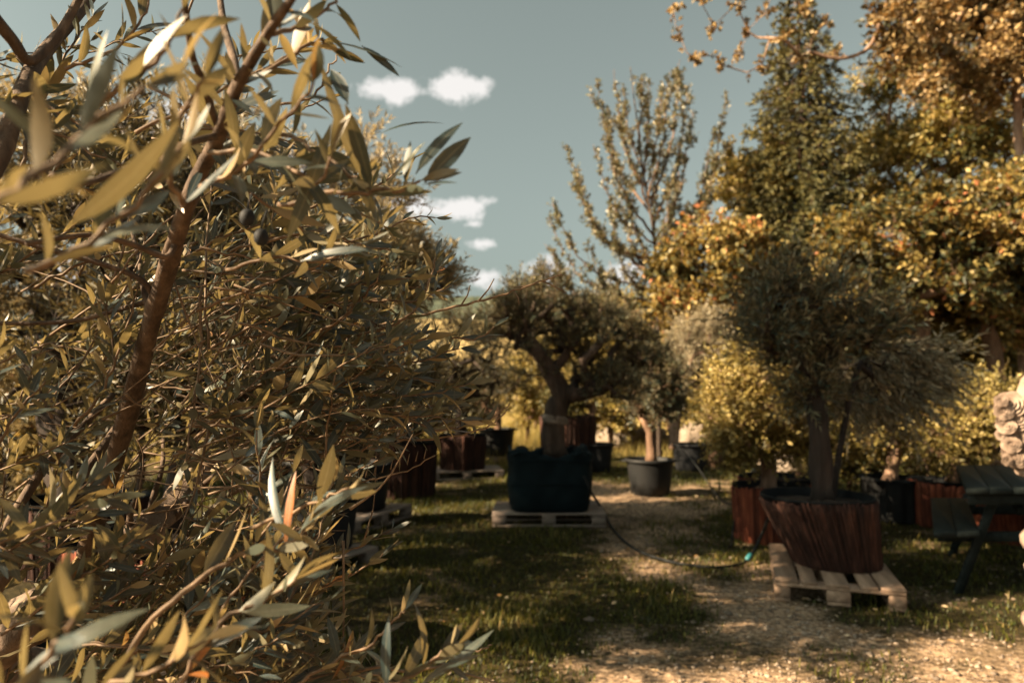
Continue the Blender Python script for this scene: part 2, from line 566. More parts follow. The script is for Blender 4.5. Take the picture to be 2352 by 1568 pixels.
def path_mask(x, y):
    """1 on the trodden path, 0 in the grass"""
    cx = 1.62 + .18 * np.sin(y * .7) + np.where(y < 4.6, (4.6 - y) * .12, 0)
    hw = .62 + np.where(y < 4.6, (4.6 - y) * .75, 0) + np.where(y > 8.3, .3, 0)
    d = np.abs(x - cx) / hw
    m_ = np.clip(1.32 - d * .72, 0, 1)
    m_ = m_ * np.clip((11.5 - y) / 2, 0, 1)
    m_ = m_ * np.where((y > 4.3) & (y < 8.2), .62, .85) + (vnoise(x, y, .55, 8) - .5) * .8 + (vnoise(x, y, .17, 18) - .5) * .5
    return np.clip(m_, 0, 1)


gx = np.concatenate([[-900, -400, -150, -60, -30, -16], np.arange(-9, 11.01, .11), [16, 30, 60, 150, 400, 900]])
gy = np.concatenate([[-200, -60, -20, -8], np.arange(-3, 22.01, .11), [26, 32, 45, 80, 130]])
X, Y = np.meshgrid(gx, gy, indexing='ij')
near = ((np.abs(X - 1) < 11) & (Y > -4) & (Y < 23))
Z = np.where(near, ground_z(X, Y), 0)
nx, ny = len(gx), len(gy)
V = np.stack([X, Y, Z], -1).reshape(-1, 3)
i, j = np.meshgrid(np.arange(nx - 1), np.arange(ny - 1), indexing='ij')
F = np.stack([i * ny + j, (i + 1) * ny + j, (i + 1) * ny + j + 1, i * ny + j + 1], -1).reshape(-1, 4)
o = mesh('ground', V, F, M['ground'], attrs={'rnd': path_mask(X, Y).ravel(), 'dry': (np.clip((Y - 12) / 5, 0, 1) * np.clip(.35 + vnoise(X, Y, 2.5, 14), 0, 1)).ravel()}, smooth=True)
tag(o, kind='structure')

gx = np.linspace(-900, 900, 60)
gy = np.linspace(130, 430, 30)
X, Y = np.meshgrid(gx, gy, indexing='ij')
Z = (Y - 130) / 300 * 47 + (vnoise(X, Y, 60, 4) - .5) * 4 * np.clip((Y - 130) / 60, 0, 1) - .02
i, j = np.meshgrid(np.arange(59), np.arange(29), indexing='ij')
F = np.stack([i * 30 + j, (i + 1) * 30 + j, (i + 1) * 30 + j + 1, i * 30 + j + 1], -1).reshape(-1, 4)
tag(mesh('field', np.stack([X, Y, Z], -1).reshape(-1, 3), F, M['field'], smooth=True), kind='structure')
gx = np.linspace(-900, 900, 420)
gy = np.linspace(428, 640, 60)
X, Y = np.meshgrid(gx, gy, indexing='ij')
Z = 47 + np.clip((Y - 428) / 8, 0, 1) * 6 + (Y - 428) / 212 * 36 + (rg.random(X.shape) - .5) * 5.5 + (vnoise(X, Y, 90, 9) - .5) * 10 - 3
Z[:, 0] = 40
i, j = np.meshgrid(np.arange(419), np.arange(59), indexing='ij')
F = np.stack([i * 60 + j, (i + 1) * 60 + j, (i + 1) * 60 + j + 1, i * 60 + j + 1], -1).reshape(-1, 4)
tag(mesh('hill', np.stack([X, Y, Z], -1).reshape(-1, 3), F, M['wood_hill'], smooth=False), kind='structure')


# ------------------------------------------------------------------ foliage generators
def blades_simple(Pp, D, N, L, Wd, fold=.12, rnd=None, rs=None):
    """folded rhombic leaves, N x 4 verts"""
    D = unit(D)
    N = unit(N - D * np.sum(N * D, -1, keepdims=True))
    Sd = np.cross(D, N)
    L, Wd = L[:, None], Wd[:, None]
    n = len(Pp)
    V = np.zeros((n, 4, 3))
    V[:, 0] = Pp
    V[:, 1] = Pp + D * L * .48 + Sd * Wd * .5 + N * Wd * fold
    V[:, 2] = Pp + D * L - N * L * .08
    V[:, 3] = Pp + D * L * .48 - Sd * Wd * .5 + N * Wd * fold
    b = np.arange(n)[:, None, None] * 4
    T = (b + np.array([(0, 1, 2), (0, 2, 3)])[None]).reshape(-1, 3)
    return V.reshape(-1, 3), T, np.repeat(rnd, 4)


def rperp(D, r):
    a = r.normal(size=D.shape)
    a -= D * np.sum(a * D, -1, keepdims=True)
    return unit(a)


def twig_leaves(r, A, D, L, k, ll, lw, ang=.9, upn=.7, tint=None, t0=.12, jit=.25):
    """leaves along straight twigs A->A+D*L"""
    n = len(A)
    tt = (np.arange(k)[None, :] + .5 + r.uniform(-.4, .4, (n, k))) / k * (1 - t0) + t0
    Pp = A[:, None] + D[:, None] * (L[:, None] * tt)[..., None]
    Dk = np.repeat(D, k, 0)
    side = rperp(Dk, r)
    an = r.normal(ang, .25, n * k)[:, None]
    Ld = unit(Dk * np.cos(an) + side * np.sin(an) + r.normal(size=Dk.shape) * .12)
    Nn = unit(np.array((0, 0, upn)) + r.normal(size=Dk.shape) * .55 + Dk * .3)
    le = ll * r.uniform(.65, 1.2, n * k)
    rn = np.clip(np.repeat(tint if tint is not None else np.full(n, .5), k) + r.normal(0, jit, n * k), 0, 1)
    return blades_simple(Pp.reshape(-1, 3), Ld, Nn, le, lw * le / ll, rnd=rn)


def grow(r, trunk, tips, step=.2, wig=.25, up=.3, bias=.0, limbs=()):
    """connects every tip to the nearest part of the growing branch skeleton"""
    pos = [np.array(p_) for p_ in trunk]
    par = [-1] + list(range(len(trunk) - 1))
    for lb in limbs:
        last = len(trunk) - 1
        for p_ in lb:
            pos.append(np.array(p_))
            par.append(last)
            last = len(pos) - 1
    buf = np.zeros((60000, 3))
    buf[:len(pos)] = pos
    plen = np.zeros(60000)
    for q in range(1, len(pos)):
        plen[q] = plen[par[q]] + np.linalg.norm(buf[q] - buf[par[q]])
    n = len(pos)
    first = max(1, int(len(trunk) * .45))
    top = buf[len(trunk) - 1].copy()
    order = np.argsort(np.linalg.norm(tips - top, axis=1))
    ends = []
    for oi in order:
        tp = tips[oi]
        d = np.linalg.norm(buf[first:n] - tp, axis=1) + up * np.maximum(0, buf[first:n, 2] - tp[2]) * 1.2 + bias * plen[first:n]
        b = int(np.argmin(d)) + first
        p0 = buf[b].copy()
        dist = np.linalg.norm(tp - p0)
        m_ = max(1, int(dist / step))
        last = b
        pb = par[b]
        fw = unit(p0 - buf[pb]) if pb >= 0 else np.array((0, 0, 1.0))
        ctrl = p0 + fw * dist * .35 + np.array((0, 0, up * dist * .25))
        w = r.normal(size=3) * wig * min(dist, 1.0) * .3
        for q in range(1, m_ + 1):
            t_ = q / m_
            pt = p0 * (1 - t_) ** 2 + 2 * ctrl * t_ * (1 - t_) + tp * t_ * t_ + w * math.sin(PI * t_) + r.normal(size=3) * wig * step * .22 * (q < m_)
            buf[n] = pt
            par.append(last)
            plen[n] = plen[last] + np.linalg.norm(pt - buf[last])
            last = n
            n += 1
        ends.append(last)
    return buf[:n].copy(), np.array(par), np.array(ends)


def skeleton(pos, par, ends, r_tip, r_trunk, expo=.5):
    n = len(pos)
    cnt = np.zeros(n)
    cnt[ends] += 1
    for k in range(n - 1, 0, -1):
        cnt[par[k]] += cnt[k]
    cnt = np.maximum(cnt, 1)
    rad = r_tip * cnt ** expo
    rad = rad * min(1.0, r_trunk / rad[0]) if rad[0] > r_trunk else r_tip + (rad - r_tip) * (r_trunk - r_tip) / max(1e-6, rad[0] - r_tip)
    kids = [[] for _ in range(n)]
    for k in range(1, n):
        kids[par[k]].append(k)
    chains = []
    stack = [(0, -1)]
    while stack:
        st, frm = stack.pop()
        ch = [frm, st] if frm >= 0 else [st]
        cur = st
        while kids[cur]:
            ks = sorted(kids[cur], key=lambda q: -cnt[q])
            for q in ks[1:]:
                stack.append((q, cur))
            cur = ks[0]
            ch.append(cur)
        chains.append(ch)
    return rad, chains


def crown_tips(r, ells, n, inner=.35, clumps=14, spread=.22):
    """tips inside a list of ellipsoids (cx,cy,cz,rx,ry,rz,weight), gathered in clumps"""
    w = np.array([e[6] for e in ells], float)
    w /= w.sum()
    out, tint = [], []
    for e, we in zip(ells, w):
        k = max(1, int(n * we))
        c, rr = np.array(e[:3]), np.array(e[3:6])
        nc = max(2, int(clumps * we * len(ells) + .5)) if clumps else 0
        d = unit(r.normal(size=(nc, 3))) * (inner + (1 - inner) * r.random((nc, 1)) ** .6)
        ct = r.random(nc)
        idx = r.integers(0, nc, k)
        q = d[idx] + r.normal(size=(k, 3)) * spread
        ln = np.linalg.norm(q, axis=1, keepdims=True)
        q = np.where(ln > 1.08, q / ln * 1.08, q)
        out.append(c + q * rr)
        tint.append(ct[idx])
    return np.concatenate(out), np.concatenate(tint)


def tree(name, label, cat, trunk, tips, tint, r_trunk, leafmat, barkmat, seed, group=None, step=.2, r_tip=.006,
         twigs=4, tl=.25, k=10, ll=.06, lw=.025, ang=.9, up=.3, twdir=(0, 0, .4), spread=.8, spur=0, spur_r=.02, spur_l=.12,
         spur_k=5, tmul=.5, tadd=.25, jit=.26, wig=.3, knob=.12, upn=.4, bias=0.0, tw_r=.0025, expo=.5, flat=False, trunk_n=10, limbs=()):
    r = np.random.default_rng(seed)
    trunk = np.asarray(trunk, float)
    base = trunk[0]
    root = thing(name, label, cat, base, 0, group)
    pos, par, ends = grow(r, trunk, tips, step, wig, up, bias, limbs)
    rad, chains = skeleton(pos, par, ends, r_tip, r_trunk, expo)
    nt_ = len(trunk)
    main, br = MB(), MB()
    for ch in chains:
        if len(ch) < 2:
            continue
        rr = rad[ch].copy()
        if ch[0] != 0:
            rr[0] = min(rr[0], rr[1] * 1.15)
        pts = pos[ch]
        if ch[0] == 0 or rr[1] > r_trunk * .42:
            if ch[0] == 0:
                rr[0] *= 1.25
            main.tube(pts, rr, trunk_n + 4, knob=knob, seed=seed + len(ch))
        elif rr[1] > .012:
            br.tube(pts, rr, 6, knob=knob * .6, seed=seed)
        else:
            br.sticks(pts[:-1], pts[1:], rr[:-1], rr[1:])
    tr = main.build('trunk', barkmat, root, True, base)
    if br.n:
        br.build('branches', barkmat, root, True, base)
    # twigs at the ends
    lf, tw = MB(), MB()
    order = {e: q for q, e in enumerate(ends)}
    srt = np.argsort(np.linalg.norm(tips - trunk[-1], axis=1))
    tnt = tint[srt]
    ed = unit(pos[ends] - pos[par[ends]])
    A = np.repeat(pos[ends], twigs, 0)
    D = unit(np.repeat(ed, twigs, 0) * .6 + r.normal(size=(len(A), 3)) * spread + np.array(twdir))
    if flat:
        D[:, 2] *= .35
        D = unit(D)
    L = tl * r.uniform(.5, 1.3, len(A))
    tn = np.repeat(tnt, twigs) * tmul + tadd
    tw.sticks(A, A + D * L[:, None], tw_r, tw_r * .5)
    Vv, T, rn = twig_leaves(r, A, D, L, k, ll, lw, ang, upn, tn, jit=jit)
    lf.add(Vv, None, T, rn)
    if spur:
        idx = np.where((rad < spur_r) & (np.arange(len(pos)) >= nt_))[0]
        idx = np.repeat(idx, spur)
        A = pos[idx] + (pos[par[idx]] - pos[idx]) * r.random((len(idx), 1))
        ax = unit(pos[idx] - pos[par[idx]])
        D = unit(ax * .5 + rperp(ax, r) + np.array(twdir) * .6)
        L = spur_l * r.uniform(.5, 1.3, len(A))
        tw.sticks(A, A + D * L[:, None], tw_r * .8, tw_r * .5)
        tn = np.clip(r.normal(.5, .2, len(A)), 0, 1) * tmul + tadd
        Vv, T, rn = twig_leaves(r, A, D, L, spur_k, ll, lw, ang, upn, tn, jit=jit)
        lf.add(Vv, None, T, rn)
    cr = lf.build('crown', leafmat, root, False, base)
    tw.build('twigs', M['twig'] if barkmat is not M['bark_dark'] else barkmat, root, False, base)
    return root


def px_path(pts, n=None):
    a = np.array([P(*q) for q in pts])
    return smooth_path(a, n or max(3, len(pts) * 4))


def ellpx(px, py, d, rx, ry, rd, w=1.0):
    """ellipsoid given in photo pixels at distance d; rd in metres"""
    c = P(px, py, d)
    s_ = d / 1568.0
    return (c[0], c[1], c[2], rx * s_, rd, ry * s_, w)


# ------------------------------------------------------------------ pots, planters, pallets
def soil_disc(parent, r, z, seed, mat='soil'):
    rr = np.random.default_rng(seed)
    b = MB()
    prof = [(r * q, z + .02 * (1 - q)) for q in (1.0, .8, .55, .3, .05, .0)]
    b.lathe(prof, 24, wob=0)
    v = b.V[0]
    v[:, 2] += rr.normal(size=len(v)) * .008
    b.build('soil', M[mat], parent, True)


def bark_planter(label, x, y, z0, r_top, r_bot, h, seed, mat='bark_mat', group='bark clad planters', shear=(0, 0), strips=120, soil=.92, wobble=.02, name='bark_planter'):
    r = np.random.default_rng(seed)
    root = thing(name, label, 'planter', (x, y, z0), 0, group)
    w = r.uniform(.6, 1.5, strips)
    a = np.cumsum(w) / w.sum() * 2 * PI
    a0 = np.concatenate([[0], a[:-1]])
    off = r.uniform(-.006, .012, strips) * min(1, 84 / strips + .25)
    top = h + r.uniform(-.012, .012, strips) + np.sin(a * 2 + seed) * wobble
    b = MB()
    zs = np.linspace(0, 1, 7)
    for s_ in range(strips):
        jit = np.cumsum(r.normal(size=7) * .0015)
        V = []
        for q, t_ in enumerate(zs):
            rad = r_bot + (r_top - r_bot) * t_ + off[s_] + jit[q]
            z = t_ * top[s_]
            for aa, dr in ((a0[s_] - .004, -.009), (a0[s_] * .78 + a[s_] * .22, .002), (a0[s_] * .3 + a[s_] * .7, .004), (a[s_] + .004, -.009)):
                V.append(((rad + dr) * math.cos(aa) + shear[0] * t_, (rad + dr) * math.sin(aa) + shear[1] * t_, z))
        V.append(((r_top - .03) * math.cos((a0[s_] + a[s_]) / 2) + shear[0], (r_top - .03) * math.sin((a0[s_] + a[s_]) / 2) + shear[1], top[s_] - .004))
        Q = [(q * 4 + k, q * 4 + k + 1, q * 4 + 5 + k, q * 4 + 4 + k) for q in range(6) for k in range(3)]
        T = [(24 + k, 25 + k, 28) for k in range(3)]
        b.add(np.array(V), np.array(Q), np.array(T), r.random())
    b.build('bark_cladding', M[mat], root)
    b = MB()
    ri = r_top - .022
    b.lathe([(ri - .05, h * soil - .05), (ri - .012, h - .02), (ri - .002, h + .022), (ri + .018, h + .026), (ri + .020, h + .008), (ri + .004, h + .002), (ri - .006, h - .03)], 48, c=(shear[0], shear[1], 0))
    b.build('inner_pot_rim', M['liner'], root, True)
    s0 = len(bpy.data.objects)
    soil_disc(root, ri - .03, h * soil, seed)
    root.children[-1].location = (shear[0] * soil, shear[1] * soil, 0)
    return root


def pot_meshes(root, r_top, r_bot, h, mat, seed, handles=True):
    b = MB()
    b.lathe([(0, 0), (r_bot * .9, 0), (r_bot, .012), (r_bot + (r_top - r_bot) * .3, h * .3), (r_top * .965, h * .88), (r_top * .97, h - .045)], 48, wob=.008, seed=seed)
    b.build('pot_body', M[mat], root, True)
    b = MB()
    b.lathe([(r_top * .968, h - .05), (r_top + .012, h - .048), (r_top + .018, h - .03), (r_top + .018, h - .004), (r_top + .008, h), (r_top - .006, h - .004), (r_top - .02, h - .05), (r_top * .93, h - .12)], 48, wob=.008, seed=seed)
    b.build('rim', M[mat], root, True)
    if handles:
        b = MB()
        for sx in (1, -1):
            a = np.linspace(-.28, .28, 7)
            rr = r_top + .03 + .03 * np.cos(a / .28 * PI / 2)
            b.tube(np.stack([sx * rr * np.cos(a), sx * rr * np.sin(a), np.full(7, h - .03)], -1), .012, 6)
        b.build('handles', M[mat], root, True)
    soil_disc(root, r_top * .95, h - .09, seed)


def pot(label, x, y, z0, r_top, r_bot, h, seed, mat='black_plastic', group='black plastic nursery pots', rz=0.0):
    root = thing('nursery_pot', label, 'pot', (x, y, z0), rz, group)
    pot_meshes(root, r_top, r_bot, h, mat, seed)
    return root


def make_pallet(mat, label, group='wooden pallets'):
    r = random.Random(5)
    root = thing('wooden_pallet', label, 'pallet', (0, 0, 0), 0, group)
    ys = [(-.3275, .145), (-.18, .1), (0, .145), (.18, .1), (.3275, .145)]
    for yy, w in ys:
        b = MB()
        b.box((0, 0, 0), (.6 + r.uniform(-.004, .006), w / 2, .011), bev=.003, a=r.random())
        o = b.build('deck_board', mat, root)
        o.location = (0, yy + r.uniform(-.006, .006), .133)
        o.rotation_euler = (0, 0, r.uniform(-.006, .006))
    for xx in (-.5275, 0, .5275):
        b = MB()
        b.box((0, 0, 0), (.0725, .4, .0108), bev=.003, a=r.random())
        o = b.build('cross_board', mat, root)
        o.location = (xx, 0, .1105)
        for yy, w in ((-.35, .1), (0, .145), (.35, .1)):
            b = MB()
            b.box((0, 0, 0), (.071, w / 2, .0385), bev=.004, a=r.random())
            o = b.build('block', mat, root)
            o.location = (xx, yy, .0605)
    for yy, w in ((-.35, .1), (0, .145), (.35, .1)):
        b = MB()
        b.box((0, 0, 0), (.6, w / 2 - .002, .0105), bev=.003, a=r.random())
        o = b.build('base_board', mat, root)
        o.location = (0, yy, .0108)
    return root


def dup(root, label, loc, rz, mat=None):
    c = root.copy()
    COL.objects.link(c)
    c.location = loc
    c.rotation_euler = (0, 0, rz)
    c['label'] = label
    for ch in list(root.children):
        d = ch.copy()
        COL.objects.link(d)
        d.parent = c
        if mat:
            d.data = d.data.copy()
            d.data.materials.clear()
            d.data.materials.append(mat)
    return c


pal = make_pallet(M['pallet'], 'pale wooden pallet under the dark bark clad planter beside the path')
pal.location = (2.37, 5.22, .0)
pal.rotation_euler = (0, 0, R(90 - 19))
dup(pal, 'weathered wooden pallet under the big dark green planting bag', (.40, 7.72, 0), R(-1.5), M['pallet_old'])
dup(pal, 'dark pallet under the black pot in the shade left of the planting bag', (-1.72, 7.5, 0), R(70), M['pallet_old'])
dup(pal, 'shaded pallet nearest the foreground olive foliage', (-1.75, 5.45, 0), R(60), M['pallet_old'])
dup(pal, 'pallet under the dark red planter behind the foreground twigs', (-.78, 11.6, 0), R(8), M['pallet_old'])
dup(pal, 'pale pallet under the far black pot with sunlit flank', (-.33, 14.0, 0), R(4), M['pallet'])

# ------------------------------------------------------------------ planters
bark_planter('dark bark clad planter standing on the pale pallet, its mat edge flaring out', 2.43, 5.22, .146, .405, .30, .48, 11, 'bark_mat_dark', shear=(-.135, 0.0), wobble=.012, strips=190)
bark_planter('red bark clad planter behind the pallet planter, holding a pale trunk', 2.52, 6.75, .0, .36, .34, .50, 12)
bark_planter('far red bark planter just behind the pale trunk, with a shrub', 2.98, 7.75, .0, .42, .40, .46, 13)
bark_planter('orange sunlit bark planter beside the picnic table bench', 4.62, 7.45, .0, .30, .26, .46, 14, strips=60)
bark_planter('bark planter seen below the picnic table top', 4.85, 6.75, .0, .40, .36, .36, 15, strips=70)
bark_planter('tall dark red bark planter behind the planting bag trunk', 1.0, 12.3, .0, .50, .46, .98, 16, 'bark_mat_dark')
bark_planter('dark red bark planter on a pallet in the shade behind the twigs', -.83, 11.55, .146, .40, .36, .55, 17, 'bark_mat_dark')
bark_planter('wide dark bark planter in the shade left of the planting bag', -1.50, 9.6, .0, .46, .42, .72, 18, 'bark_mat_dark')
bark_planter('orange lit bark planter seen through the lowest foreground olive leaves', -1.80, 3.62, .0, .46, .42, .66, 19)
bark_planter('near bark planter that holds the foreground olive', -1.12, 1.98, .0, .43, .38, .66, 20)
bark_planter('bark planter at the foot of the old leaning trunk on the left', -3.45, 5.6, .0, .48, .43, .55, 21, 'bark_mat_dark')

# ------------------------------------------------------------------ pots
pot('single black pot beside the path with a sun stripe on its side', 1.92, 9.6, .0, .33, .26, .50, 31, 'grey_plastic')
pot('black pot right behind the sun striped pot', 3.22, 12.4, .0, .34, .27, .50, 32)
pot('widest black pot behind, before the pale boulders', 4.15, 15.0, .0, .50, .42, .62, 33, rz=.6)
pot('black pot with a thin trunk right of the planting bag', 1.50, 12.2, .0, .29, .23, .52, 34)
pot('far black pot with sunlit flank left of the planting bag', -.31, 13.9, .146, .37, .30, .55, 35, 'grey_plastic')
pot('black pot on a pallet in deep shade below the foreground twigs', -1.68, 7.6, .146, .34, .29, .50, 36)
pot('dark pot nearest the foreground twigs, mostly hidden', -1.62, 5.7, .146, .36, .30, .46, 37)

# black film wrapped pot with a paper label and crumpled rim
root = thing('wrapped_pot', 'pot wrapped in wrinkled black film with a pale label near the picnic table', 'pot', (4.28, 7.75, 0))
r = np.random.default_rng(41)
b = MB()
n = 72
ang = np.linspace(0, 2 * PI, n, endpoint=False)
rows = []
for q, (rad, z, am) in enumerate([(.27, 0, .01), (.275, .06, .02), (.285, .16, .03), (.30, .26, .03), (.315, .36, .035), (.33, .44, .02), (.345, .475, .018), (.36, .47, .02), (.345, .44, .012)]):
    wr = am * (np.sin(9 * ang + q * .35) * .4 + np.sin(17 * ang + q * .6) * .4 + np.sin(5 * ang - q * .2) * .3)
    zz = z + am * .4 * np.sin(6 * ang + q)
    rows.append(np.stack([(rad + wr) * np.cos(ang), (rad + wr) * np.sin(ang), zz], -1))
V = np.concatenate(rows)
i0 = np.arange(8)[:, None] * n
j = np.arange(n)[None]
b.add(V, np.stack([i0 + j, i0 + (j + 1) % n, i0 + n + (j + 1) % n, i0 + n + j], -1).reshape(-1, 4))
b.build('film_wrap', M['grey_plastic'], root, True)
soil_disc(root, .32, .40, 42)
b = MB()
b.box((0, 0, 0), (.042, .002, .03), bev=.001)
o = b.build('paper_label', M['paper'], root)
o.location = (.16, -.305, .36)
o.rotation_euler = (R(-8), 0, R(27))

# ------------------------------------------------------------------ big planting bag
root = thing('planting_bag', 'big dark green woven planting bag on a weathered pallet', 'planting bag', (.41, 7.72, .146))
b = MB()
n = 88
ang = np.linspace(0, 2 * PI, n, endpoint=False)
sq = 1 / (np.abs(np.cos(ang)) ** 5 + np.abs(np.sin(ang)) ** 5) ** (1 / 5)
rows = []
prof = [(.40, 0, .004), (.425, .02, .008), (.445, .10, .014), (.455, .22, .018), (.455, .34, .02), (.45, .46, .02), (.445, .55, .024), (.445, .62, .03), (.425, .632, .03), (.40, .60, .02), (.39, .52, .01)]
for q, (rad, z, am) in enumerate(prof):
    wr = am * (np.sin(7 * ang + q * .9) * .4 + np.sin(13 * ang - q * 1.3) * .35 + np.sin(3 * ang + q * .5) * .4)
    sag = 0
    if z > .5:
        sag = .035 * np.sin(2 * ang + .8) + .02 * np.sin(5 * ang) + .014 * np.sin(11 * ang + 1)
    rows.append(np.stack([(rad * sq + wr) * np.cos(ang), (rad * sq * .95 + wr) * np.sin(ang), z + sag + 0 * ang], -1))
V = np.concatenate(rows)
i0 = np.arange(len(prof) - 1)[:, None] * n
j = np.arange(n)[None]
b.add(V, np.stack([i0 + j, i0 + (j + 1) % n, i0 + n + (j + 1) % n, i0 + n + j], -1).reshape(-1, 4))
b.build('bag_wall', M['bag'], root, True)
for sx in (-1, 1):
    for sy in (-1, 1):
        b = MB()
        zz = np.linspace(.01, .60, 12)
        rr = np.interp(zz, [0, .02, .10, .22, .34, .46, .60], [.40, .425, .445, .455, .455, .45, .445]) * 1.155
        b.tube(np.stack([sx * rr * .7071, sy * rr * .7071 * .95, zz], -1), .009, 6)
        b.build('seam', M['bag'], root, True)
b = MB()
for z_ in (.30, .545):
    b.tube(np.stack([.461 * sq * np.cos(ang), .461 * sq * .95 * np.sin(ang), z_ + .006 * np.sin(3 * ang)], -1)[np.r_[0:88, 0]], .006, 5)
b.build('webbing', M['bag'], root, True)
for (ax, ay, dx, dy) in ((-.40, -.40, .16, 0), (.26, -.42, .16, 0), (-.38, .38, .16, 0), (.24, .38, .16, 0)):
    b = MB()
    t_ = np.linspace(0, 1, 9)
    pts = np.stack([ax + dx * t_, ay + dy * t_ - .03 * np.sin(t_ * PI) * np.sign(-ay), +.60 + .035 * np.sin(t_ * PI)], -1)
    b.tube(pts, .014, 6)
    b.build('carry_loop', M['bag'], root, True)
soil_disc(root, .41, .50, 44)

# ------------------------------------------------------------------ picnic table
root = thing('picnic_table', 'dark wooden picnic table with bench at the right edge', 'picnic table', (4.03, 5.58, 0))


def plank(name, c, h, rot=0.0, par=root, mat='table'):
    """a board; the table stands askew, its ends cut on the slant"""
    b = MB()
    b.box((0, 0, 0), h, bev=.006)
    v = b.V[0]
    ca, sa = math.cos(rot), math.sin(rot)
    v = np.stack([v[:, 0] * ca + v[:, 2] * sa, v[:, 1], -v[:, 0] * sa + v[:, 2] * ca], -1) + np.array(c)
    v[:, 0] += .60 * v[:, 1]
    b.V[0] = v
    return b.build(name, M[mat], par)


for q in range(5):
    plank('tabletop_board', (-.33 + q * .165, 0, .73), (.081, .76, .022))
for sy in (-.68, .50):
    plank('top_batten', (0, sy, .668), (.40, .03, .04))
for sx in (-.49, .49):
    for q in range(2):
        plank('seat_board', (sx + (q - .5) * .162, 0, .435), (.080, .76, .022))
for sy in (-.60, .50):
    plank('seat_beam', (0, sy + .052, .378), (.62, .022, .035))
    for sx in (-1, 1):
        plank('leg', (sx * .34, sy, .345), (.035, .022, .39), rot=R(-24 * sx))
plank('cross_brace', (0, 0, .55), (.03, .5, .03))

# ------------------------------------------------------------------ garden statue (only its edge is in view)
SX, SY = 3.355, 4.15
root = thing('garden_statue', 'cream stone garden statue carrying a garland of roses at the right edge', 'statue', (SX, SY, 0))
b = MB()
b.lathe([(.0, .0), (.27, .0), (.28, .03), (.275, .06), (.255, .075), (.25, .10), (.215, .15), (.18, .20), (.155, .26), (.15, .30), (.20, .32), (.245, .335), (.25, .36), (.235, .375), (.19, .385), (.20, .40), (.20, .44),
         (.25, .47), (.262, .50), (.262, .54), (.24, .57), (.20, .585), (0, .59)], 40)
b.build('pedestal', M['stone'], root, True)
# figure: one skinned body
vs = {'pel': (0, 0, 1.02, .12), 'bel': (0, -.01, 1.14, .115), 'che': (0, .01, 1.27, .12), 'nek': (0, 0, 1.385, .05), 'hd': (-.01, -.01, 1.47, .085), 'ht': (-.01, -.02, 1.56, .075),
      'shl': (-.11, 0, 1.335, .058), 'ell': (-.185, -.05, 1.40, .045), 'wrl': (-.205, -.13, 1.30, .034), 'hal': (-.225, -.17, 1.25, .03),
      'shr': (.12, 0, 1.33, .058), 'elr': (.19, -.03, 1.20, .045), 'wrr': (.13, -.13, 1.14, .034), 'har': (.09, -.17, 1.12, .03),
      'hpl': (-.07, 0, .95, .088), 'knl': (-.085, -.05, .79, .06), 'anl': (-.08, .0, .64, .04), 'tol': (-.085, -.09, .61, .032),
      'hpr': (.07, 0, .95, .088), 'knr': (.09, -.02, .79, .06), 'anr': (.09, .03, .64, .04), 'tor': (.10, -.06, .61, .032)}
ks = list(vs)
ed = [('pel', 'bel'), ('bel', 'che'), ('che', 'nek'), ('nek', 'hd'), ('hd', 'ht'), ('che', 'shl'), ('shl', 'ell'), ('ell', 'wrl'), ('wrl', 'hal'), ('che', 'shr'), ('shr', 'elr'), ('elr', 'wrr'), ('wrr', 'har'),
      ('pel', 'hpl'), ('hpl', 'knl'), ('knl', 'anl'), ('anl', 'tol'), ('pel', 'hpr'), ('hpr', 'knr'), ('knr', 'anr'), ('anr', 'tor')]
me = bpy.data.meshes.new('figure')
me.from_pydata([vs[k][:3] for k in ks], [(ks.index(a_), ks.index(b_)) for a_, b_ in ed], [])
fo = bpy.data.objects.new('figure', me)
COL.objects.link(fo)
fo.parent = root
me.materials.append(M['stone'])
sk = fo.modifiers.new('skin', 'SKIN')
sk.use_smooth_shade = True
for q, k in enumerate(ks):
    me.skin_vertices[0].data[q].radius = (vs[k][3], vs[k][3])
me.skin_vertices[0].data[0].use_root = True
fo.modifiers.new('sub', 'SUBSURF').levels = 2
fo.modifiers['sub'].render_levels = 2
# face and fingers
b = MB()
b.tube([(-.01, -.095, 1.50), (-.01, -.118, 1.475), (-.01, -.105, 1.465)], [.010, .017, .012], 8)
for sx in (-1, 1):
    b.tube([(-.01 + sx * .032, -.082, 1.512), (-.01 + sx * .032, -.094, 1.508)], [.014, .009], 8)
    b.tube([(-.01 + sx * .088, -.005, 1.51), (-.01 + sx * .10, .005, 1.49), (-.01 + sx * .088, .0, 1.465)], [.008, .014, .008], 8)
b.tube([(-.035, -.093, 1.437), (-.01, -.102, 1.433), (.015, -.093, 1.437)], [.006, .010, .006], 8)
b.build('face', M['stone'], root, True)
b = MB()
for hx, hy, hz, sx in ((-.225, -.17, 1.25, -1), (.09, -.17, 1.12, 1)):
    for q in range(4):
        f0 = np.array((hx + (q - 1.5) * .013, hy - .018, hz - .01))
        b.tube([f0, f0 + (0, -.02, -.012), f0 + (0, -.022, -.032), f0 + (0, -.008, -.042)], [.008, .0075, .007, .006], 7)
    b.tube([(hx + sx * -.02, hy, hz), (hx + sx * -.038, hy - .015, hz - .012), (hx + sx * -.036, hy - .028, hz - .022)], [.009, .008, .007], 7)
b.build('fingers', M['stone'], root, True)
b = MB()
r = np.random.default_rng(7)
